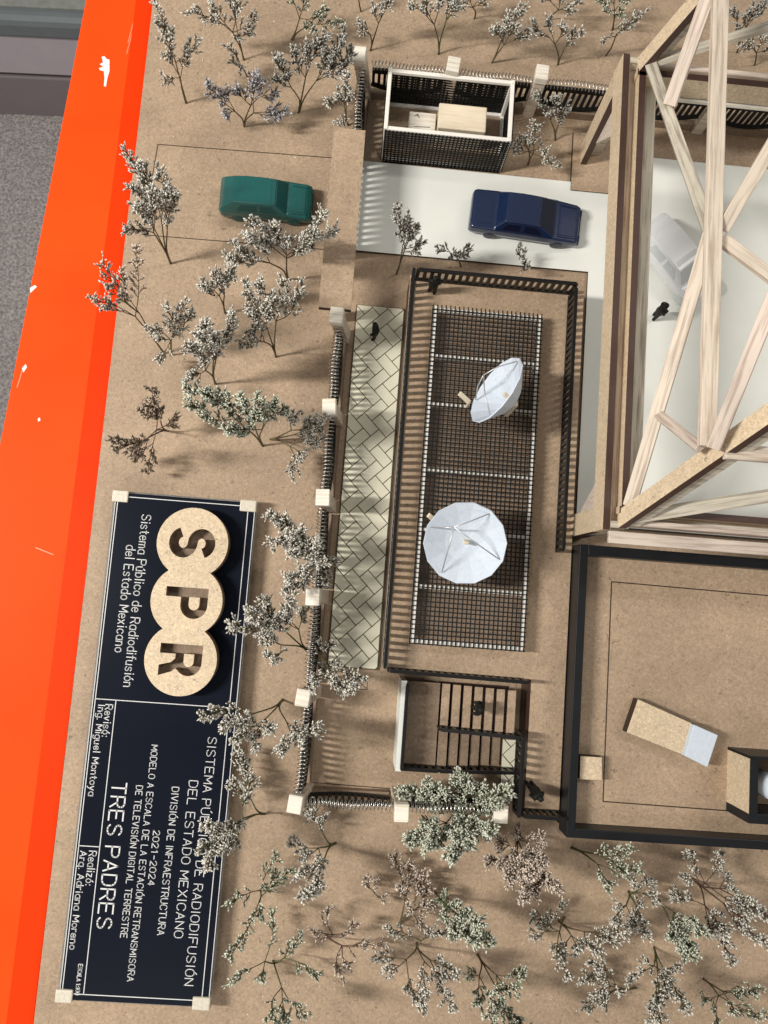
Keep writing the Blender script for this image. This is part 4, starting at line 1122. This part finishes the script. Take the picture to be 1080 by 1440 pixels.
def tip_height(base, px, py, lo, hi):
    """height at which the sight line of a tip passes nearest to the plumb line over the tree's foot"""
    a = P(px, py, 0); c = Vector((0, 0, HC)); d = c - a
    # minimise |a + d*t - base|_xy
    t = -((a - base).xy.dot(d.xy)) / max(1e-6, d.xy.length_squared)
    return max(lo, min(hi, t * HC))


def tree(label, base, tips, style='w', dens=1.0, stem='stem', lo=14, hi=62, size=1.0, fork=0.2, z0=0.0):
    rnd = random.Random(hash(label) & 0 or sum(ord(ch) * (i + 1) for i, ch in enumerate(label)))
    bp_ = P(base[0], base[1], z0)
    t = thing('tree', (bp_.x, bp_.y, z0), label, 'tree', 'dried flower sprigs used as trees')
    sm = MB(); bd = Buds()
    T = []
    for tp in tips:
        h = tip_height(bp_, tp[0], tp[1], lo, hi) * rnd.uniform(.86, 1.08)
        h = max(lo * .8, h)
        T.append(P(tp[0], tp[1], h + z0))
    # group tips by angle around the foot into a few limbs
    cen_ = sum(T, Vector()) / len(T)
    fk = bp_.lerp(cen_, fork) + Vector((rnd.uniform(-.6, .6), rnd.uniform(-.6, .6), 1.0))
    fk.z = max(fk.z, z0 + 3)
    order = sorted(range(len(T)), key=lambda i: math.atan2((T[i] - bp_).y, (T[i] - bp_).x))
    ng = max(1, min(4, round(len(T) / 3)))
    groups = [order[round(i * len(order) / ng):round((i + 1) * len(order) / ng)] for i in range(ng)]
    r0 = .44 * size
    first = True
    for gi, g_ in enumerate(groups):
        if not g_: continue
        gc = sum((T[i] for i in g_), Vector()) / len(g_)
        start = bp_ + Vector((rnd.uniform(-.3, .3), rnd.uniform(-.3, .3), -.4))
        f1 = bp_.lerp(fk, .8) + (gc - bp_) * .08
        f2 = fk.lerp(gc, .42) + Vector((rnd.uniform(-1, 1), rnd.uniform(-1, 1), rnd.uniform(-.5, 1.5)))
        main = catmull([start, f1, f2], 5)
        sm.tube(main, [r0 * (1 - .42 * i / len(main)) for i in range(len(main))], 6)
        for i in g_:
            tp = T[i]; d = tp - f2; L = d.length
            side = Vector((-d.y, d.x, 0)); side = side.normalized() if side.length > 1e-3 else Vector((1, 0, 0))
            bow = rnd.uniform(-.12, .12) * L
            mid1 = f2 + d * .38 + side * bow + Vector((0, 0, rnd.uniform(0, .08) * L)); mid2 = f2 + d * .74 + side * bow * .7
            br = catmull([f2, mid1, mid2, tp], 5)
            sm.tube(br, [r0 * (.52 - .34 * k / len(br)) for k in range(len(br))], 5)
            # flowering part of the branch
            run = (tp - f2).length
            ntw = max(5, int(run * (.72 if style != 'b' else .55) * dens + 4))
            for k in range(ntw):
                u = .26 + .74 * (k + rnd.random()) / ntw
                fi = u * (len(br) - 1); i0 = min(int(fi), len(br) - 2); q = br[i0].lerp(br[i0 + 1], fi - i0)
                tan = (br[i0 + 1] - br[i0]).normalized()
                sd = Vector((rnd.gauss(0, 1), rnd.gauss(0, 1), rnd.gauss(.35, .8))); sd = (sd - tan * sd.dot(tan)).normalized()
                tl = rnd.uniform(1.8, 5.4) * size * (1.12 - .5 * u)
                td = (tan * rnd.uniform(.6, 1.1) + sd * rnd.uniform(.4, .9)).normalized()
                e = q + td * tl + Vector((0, 0, .35 * tl * rnd.random()))
                m_ = q.lerp(e, .5) + sd * tl * .08
                sm.tube([q, m_, e], [.2 * size, .16 * size, .12 * size], 3)
                nb = max(4, int(rnd.uniform(5, 10) * (dens ** .5)))
                for j in range(nb):
                    uu = .25 + .8 * j / nb; pp = (q.lerp(m_, uu * 2) if uu < .5 else m_.lerp(e, min(1, uu * 2 - 1)))
                    dd = (td * 1.0 + Vector((rnd.gauss(0, .38), rnd.gauss(0, .38), rnd.gauss(.2, .35))))
                    bd.add(pp, dd, rnd.uniform(1.6, 3.1) * size, rnd.uniform(.27, .45) * size, rnd.random())
            # tip buds
            for j in range(4):
                bd.add(tp, (tp - br[-3]).normalized() + Vector((rnd.gauss(0, .4), rnd.gauss(0, .4), rnd.gauss(.1, .4))), 2.0 * size, .45 * size, rnd.random())
    sm.obj('trunk', stem, t, smooth=True)
    me = bpy.data.meshes.new('crown'); org = WORG[t.name]
    me.from_pydata([tuple((v - org) * MM) for v in bd.v], [], bd.f)
    at = me.color_attributes.new('tint', 'FLOAT_COLOR', 'POINT')
    flat = []
    for c_, s_ in bd.c: flat += [c_, s_, 0, 1]
    at.data.foreach_set('color', flat)
    me.polygons.foreach_set('use_smooth', [True] * len(me.polygons)); me.materials.append(M['bud_' + style]); me.update()
    o = bpy.data.objects.new('crown', me); COL.objects.link(o); o.parent = t
    return t


TREES = [
 # top left
 ('two stemmed pale sprig beside the orange strip, top left corner', (262, 145), [(220, 8), (228, 38), (238, 60), (277, 56), (266, 80), (234, 112)], 'w', .75),
 ('sprig with a long drooping left branch at the top edge, left of the green one', (343, 84), [(268, 17), (298, 8), (322, 2), (345, -18), (358, 26), (352, 46), (335, 52)], 'w', .9),
 ('pale sprig lying low in the gap above the purplish sprig', (348, 108), [(322, 66), (328, 84), (338, 98)], 'w', .5),
 ('green stemmed sprig at the top edge above the large dark sprig', (410, 56), [(404, -12), (428, 0), (447, 24), (478, 34), (455, 14), (440, 44)], 'g', .8),
 ('small purplish sprig above the engraved parking pad', (343, 178), [(292, 120), (312, 132), (334, 128), (356, 106), (368, 114), (388, 132), (400, 156), (382, 162), (320, 160)], 'p', 1.0),
 ('large dark sprig beside the top left balsa post', (420, 158), [(390, 84), (412, 74), (434, 66), (455, 54), (484, 50), (494, 74), (492, 90), (462, 76), (388, 112), (404, 108)], 'd', 1.15),
 ('little sprig against the short fence above the entrance slab', (490, 176), [(486, 108), (476, 134), (464, 148), (478, 172), (490, 130)], 'w', .8),
 ('tiny sprig cut by the top edge, above the top left post', (507, 16), [(498, -14), (513, -12), (505, -22)], 'w', .6),
 ('open sprig just right of the top left balsa post', (521, 71), [(508, 34), (527, 14), (548, 2), (553, -20), (512, 42)], 'w', .65),
 ('tall green stemmed sprig behind the cage fence', (617, 76), [(580, 6), (596, -8), (617, 2), (640, 4), (650, -12), (632, -14)], 'w', .9, 'stem_green'),
 ('small dark sprig at the top edge, right of the tall green stemmed one', (668, 26), [(640, 8), (656, -4), (685, -2), (680, -18)], 'w', .7),
 ('bright leaning sprig above the middle fence post', (692, 88), [(697, 42), (716, 24), (734, 14), (706, 58), (744, 46), (726, 36)], 'w', .95),
 ('sprig at the top edge between the bright leaning one and the tower', (772, 28), [(758, -14), (790, -2), (812, 6), (800, 20)], 'w', .7),
 ('low spreading sprig above the right cage fence post', (785, 92), [(752, 38), (770, 32), (790, 40), (812, 46), (800, 60)], 'w', .8),
 ('greenish sprig at the top edge close to the tower leg', (862, 42), [(845, 2), (860, -10), (880, -2), (850, 16), (872, 18)], 'g', .7),
 ('thin twiggy sprig partly hidden behind the upper tower leg', (852, 78), [(890, 28), (850, 56), (874, 42), (905, 20)], 'w', .5),
 ('sprig seen between the timber braces, top right', (1036, 74), [(1028, 14), (1048, 24), (1062, 10), (1076, 6), (1040, 40)], 'd', .7),
 ('low sprig right of the timber brace at the top right', (1062, 92), [(1044, 62), (1058, 52), (1074, 54), (1082, 70)], 'w', .7),
 # court
 ('small sprig beside the tall balsa post right of the cage', (782, 197), [(758, 136), (797, 150), (772, 162), (788, 172), (782, 140)], 'd', .8),
 ('low sprig at the right foot of the mesh cage', (742, 232), [(730, 196), (754, 176), (724, 214), (781, 232), (768, 214), (745, 200)], 'w', .65),
 ('single slender sprig standing on the white driveway edge', (557, 386), [(559, 292), (574, 306), (584, 324), (590, 344), (572, 318), (584, 352)], 'd', .75),
 ('tiny twig over the terrace railing below the blue car boot', (648, 374), [(617, 352), (636, 360), (658, 354), (650, 360)], 'd', .5),
 ('tiny twig over the terrace railing below the blue car bonnet', (738, 380), [(728, 352), (742, 372), (734, 360)], 'd', .5),
 # left
 ('feathery sprig on the orange strip border, left of the green car', (240, 371), [(176, 212), (196, 230), (225, 242), (186, 266), (236, 276), (246, 268), (192, 292), (236, 312), (178, 322), (206, 326), (218, 268)], 'w', 1.1),
 ('large bright white sprig just below the green car', (405, 394), [(356, 312), (470, 322), (454, 302), (346, 332), (334, 346), (322, 362), (430, 334), (386, 320), (404, 340), (372, 338)], 'w', 1.35),
 ('small sprig below left of the bright white one', (316, 440), [(330, 376), (286, 400), (300, 386), (314, 394), (326, 388), (292, 412)], 'w', .9),
 ('sprig with spaced side branches left of the entrance slab corner', (388, 502), [(346, 402), (366, 396), (400, 396), (426, 400), (386, 420), (356, 446), (340, 482), (350, 466), (376, 440)], 'w', .95),
 ('long thin sprig bending over the orange strip', (232, 497), [(131, 420), (146, 372), (152, 404), (190, 350), (144, 434), (170, 386)], 'k', .55),
 ('bushy low sprig at the foot of the long bending one', (240, 499), [(262, 426), (271, 440), (252, 470), (214, 462), (224, 506), (238, 436), (228, 476)], 'w', .85),
 ('upright bushy sprig left of the wire coil fence', (303, 540), [(290, 456), (330, 442), (281, 470), (266, 490), (302, 470), (268, 528), (310, 480), (288, 510)], 'w', 1.2),
 ('wide arching greenish sprig below the upright bushy one', (370, 627), [(262, 546), (268, 566), (290, 552), (312, 556), (340, 560), (362, 562), (386, 570), (404, 578), (322, 602)], 'g', 1.25),
 ('trailing sprig reaching the wire coil fence', (380, 618), [(416, 584), (438, 592), (456, 584), (430, 610), (446, 622), (426, 642), (412, 666), (450, 604)], 'w', 1.1),
 ('brownish sprig above the plaque, near the orange strip', (236, 606), [(214, 550), (210, 566), (200, 576), (246, 590), (164, 620), (160, 628), (186, 634), (206, 660), (194, 646), (222, 584)], 'b', .95, 'stem_red'),
 # middle
 ('dense sprig over the fence, right of the plaque logo', (462, 792), [(380, 726), (400, 726), (384, 764), (424, 746), (448, 760), (470, 790), (404, 812), (404, 830), (438, 780), (426, 800), (456, 822), (410, 750), (436, 764), (414, 780), (452, 790)], 'w', 1.3, 'stem', 10, 40),
 ('sprig leaning onto the right edge of the plaque', (434, 916), [(326, 878), (350, 858), (370, 842), (410, 840), (426, 856), (372, 896), (376, 924), (356, 870), (396, 862), (384, 880)], 'w', 1.2, 'stem_green', 10, 45),
 ('bright sprig hanging over the lower end of the herringbone walkway', (450, 938), [(446, 906), (464, 906), (456, 942), (474, 936), (502, 968), (488, 966), (436, 966), (470, 958), (508, 954)], 'w', 1.05, 'stem', 14, 40),
 ('wide drooping sprig crossing the plaque edge below the divider line', (398, 984), [(286, 1006), (312, 1020), (332, 1040), (360, 1050), (394, 1056), (420, 1046), (446, 1024), (342, 1014), (380, 1024)], 'w', 1.15, 'stem_green', 12, 48),
 ('curved dense sprig covering part of the plaque lettering', (372, 1145), [(336, 1060), (346, 1076), (354, 1100), (328, 1100), (292, 1160), (286, 1190), (292, 1220), (320, 1172), (310, 1190), (346, 1122)], 'w', 1.15, 'stem_green', 12, 50),
 # bottom left
 ('arched sprig just below the lower left fence post', (472, 1186), [(426, 1132), (440, 1142), (454, 1152), (410, 1186), (426, 1202), (430, 1262), (446, 1250), (420, 1230), (442, 1220)], 'w', 1.0, 'stem_green', 12, 50),
 ('thin sprig with one long curled branch beside the plaque bottom', (366, 1252), [(390, 1206), (408, 1226), (326, 1270), (324, 1346), (372, 1250), (366, 1288), (386, 1230)], 'g', .6, 'stem_green', 12, 50),
 ('loose green sprig right of the plaque bottom corner', (384, 1352), [(326, 1380), (384, 1284), (420, 1312), (446, 1370), (430, 1424), (386, 1440), (402, 1436), (408, 1330), (366, 1374)], 'g', .6, 'stem_green', 12, 50),
 ('sparse brown twig sprig in the lower left, below the arched one', (458, 1316), [(460, 1280), (500, 1300), (480, 1370), (490, 1358), (512, 1330), (540, 1330), (444, 1312)], 'k', .5, 'stem_red', 12, 45),
 ('small fan shaped sprig below the bottom fence middle post', (532, 1262), [(513, 1244), (526, 1240), (538, 1262)], 'k', .6, 'stem', 8, 30),
 # bottom middle
 ('big bushy green and white sprig over the bottom fence', (640, 1138), [(566, 1112), (600, 1100), (640, 1092), (680, 1110), (716, 1112), (576, 1182), (602, 1192), (632, 1202), (660, 1182), (690, 1166), (650, 1130), (612, 1132), (628, 1166), (600, 1156), (622, 1112), (660, 1104), (700, 1130), (642, 1176), (616, 1180), (668, 1160), (644, 1150), (588, 1128), (676, 1136)], 'g', 1.9, 'stem_green', 18, 55, 1.1),
 ('pinkish white bushy sprig below the corner railing', (724, 1170), [(690, 1212), (702, 1186), (730, 1174), (760, 1178), (766, 1216), (783, 1246), (716, 1236), (740, 1230), (736, 1266), (750, 1256), (725, 1205), (745, 1200), (708, 1215), (752, 1226)], 'k', 1.4, 'stem', 14, 50),
 ('tan wispy sprig below the big bushy one', (560, 1302), [(556, 1206), (576, 1216), (594, 1228), (600, 1252), (606, 1270), (590, 1294), (576, 1276), (568, 1250)], 'k', .9, 'stem', 10, 40),
 ('compact greenish comb shaped sprig at the bottom middle', (612, 1254), [(622, 1264), (650, 1286), (676, 1300), (666, 1322), (640, 1310), (626, 1288), (688, 1322)], 'g', 1.4, 'stem_green', 12, 50),
 ('spreading grey sprig at the bottom, under the tan wispy one', (586, 1326), [(546, 1306), (530, 1346), (542, 1366), (606, 1308), (638, 1312), (642, 1370), (600, 1392), (596, 1412), (632, 1420), (616, 1350), (626, 1372)], 'w', .85, 'stem', 12, 50),
 ('forked sprig with dark stems at the bottom edge middle', (672, 1342), [(736, 1370), (724, 1392), (664, 1370), (672, 1410), (692, 1432), (720, 1444), (742, 1444), (702, 1400)], 'g', .9, 'stem', 12, 50),
 # bottom right
 ('sprig with a long bare stem beneath the black parapet corner', (803, 1192), [(884, 1192), (880, 1226), (896, 1220), (858, 1246), (850, 1200)], 'g', .7, 'stem_green', 10, 40),
 ('small sprig right of the pinkish bushy one', (795, 1290), [(752, 1314), (750, 1290), (766, 1300), (790, 1272), (776, 1290), (792, 1344), (798, 1370)], 'w', .75, 'stem', 10, 40),
 ('low sprig with a hanging dense branch at the bottom right', (786, 1296), [(792, 1340), (812, 1336), (840, 1336), (862, 1320), (830, 1326), (876, 1308)], 'w', 1.0, 'stem', 12, 50),
 ('tangled grey sprig below the roof parapet, bottom right', (884, 1254), [(890, 1240), (912, 1236), (870, 1272), (864, 1292), (896, 1290), (906, 1312), (920, 1262), (886, 1302), (900, 1270)], 'w', 1.0, 'stem_green', 12, 45),
 ('deep green compact sprig at the bottom right', (922, 1258), [(946, 1296), (960, 1336), (972, 1340), (986, 1310), (950, 1312), (966, 1300), (958, 1318)], 'g', 1.5, 'stem_green', 14, 55),
 ('wide brownish grey sprig at the right edge below the roof', (978, 1240), [(970, 1200), (1010, 1202), (1020, 1236), (1032, 1250), (948, 1257), (964, 1236), (1064, 1276), (1050, 1292), (1020, 1312), (1030, 1352), (1076, 1322), (1000, 1310), (1042, 1270), (1082, 1290)], 'w', 1.0, 'stem_red', 14, 55),
 ('tall forked grey sprig at the bottom edge, right of centre', (920, 1332), [(910, 1356), (950, 1360), (936, 1372), (926, 1402), (964, 1416), (916, 1430), (930, 1442), (884, 1376), (940, 1392)], 'w', 1.0, 'stem_green', 12, 55),
 ('thin branching sprig in the bottom right corner', (988, 1376), [(1040, 1396), (1060, 1400), (1032, 1420), (1010, 1442), (1076, 1430), (990, 1402), (1066, 1388)], 'g', .55, 'stem', 12, 50),
 ('drooping sprig with one bare arched stem near the bottom edge', (896, 1389), [(832, 1352), (824, 1416), (848, 1410), (868, 1392), (842, 1392), (818, 1376)], 'w', .9, 'stem', 10, 40),
]
for tr in TREES: tree(*tr)

# loose crumbs of dried flower scattered on the board
rc = random.Random(5); cb = MB()
for _ in range(170):
    if rc.random() < .6: p = P(rc.uniform(120, 470), rc.uniform(30, 680), 0.25)
    else: p = P(rc.uniform(320, 1080), rc.uniform(1200, 1440), 0.25)
    if p.x < -115: continue
    a = rc.uniform(0, 6.28); l = rc.uniform(.25, .9)
    cb.tube([p, p + Vector((math.cos(a) * l, math.sin(a) * l, .1))], [rc.uniform(.1, .28), .1], 4)
tag(cb.obj('flower_crumbs', M['chip']), 'pale crumbs of dried flower strewn on the brown board', 'crumbs', kind='stuff')
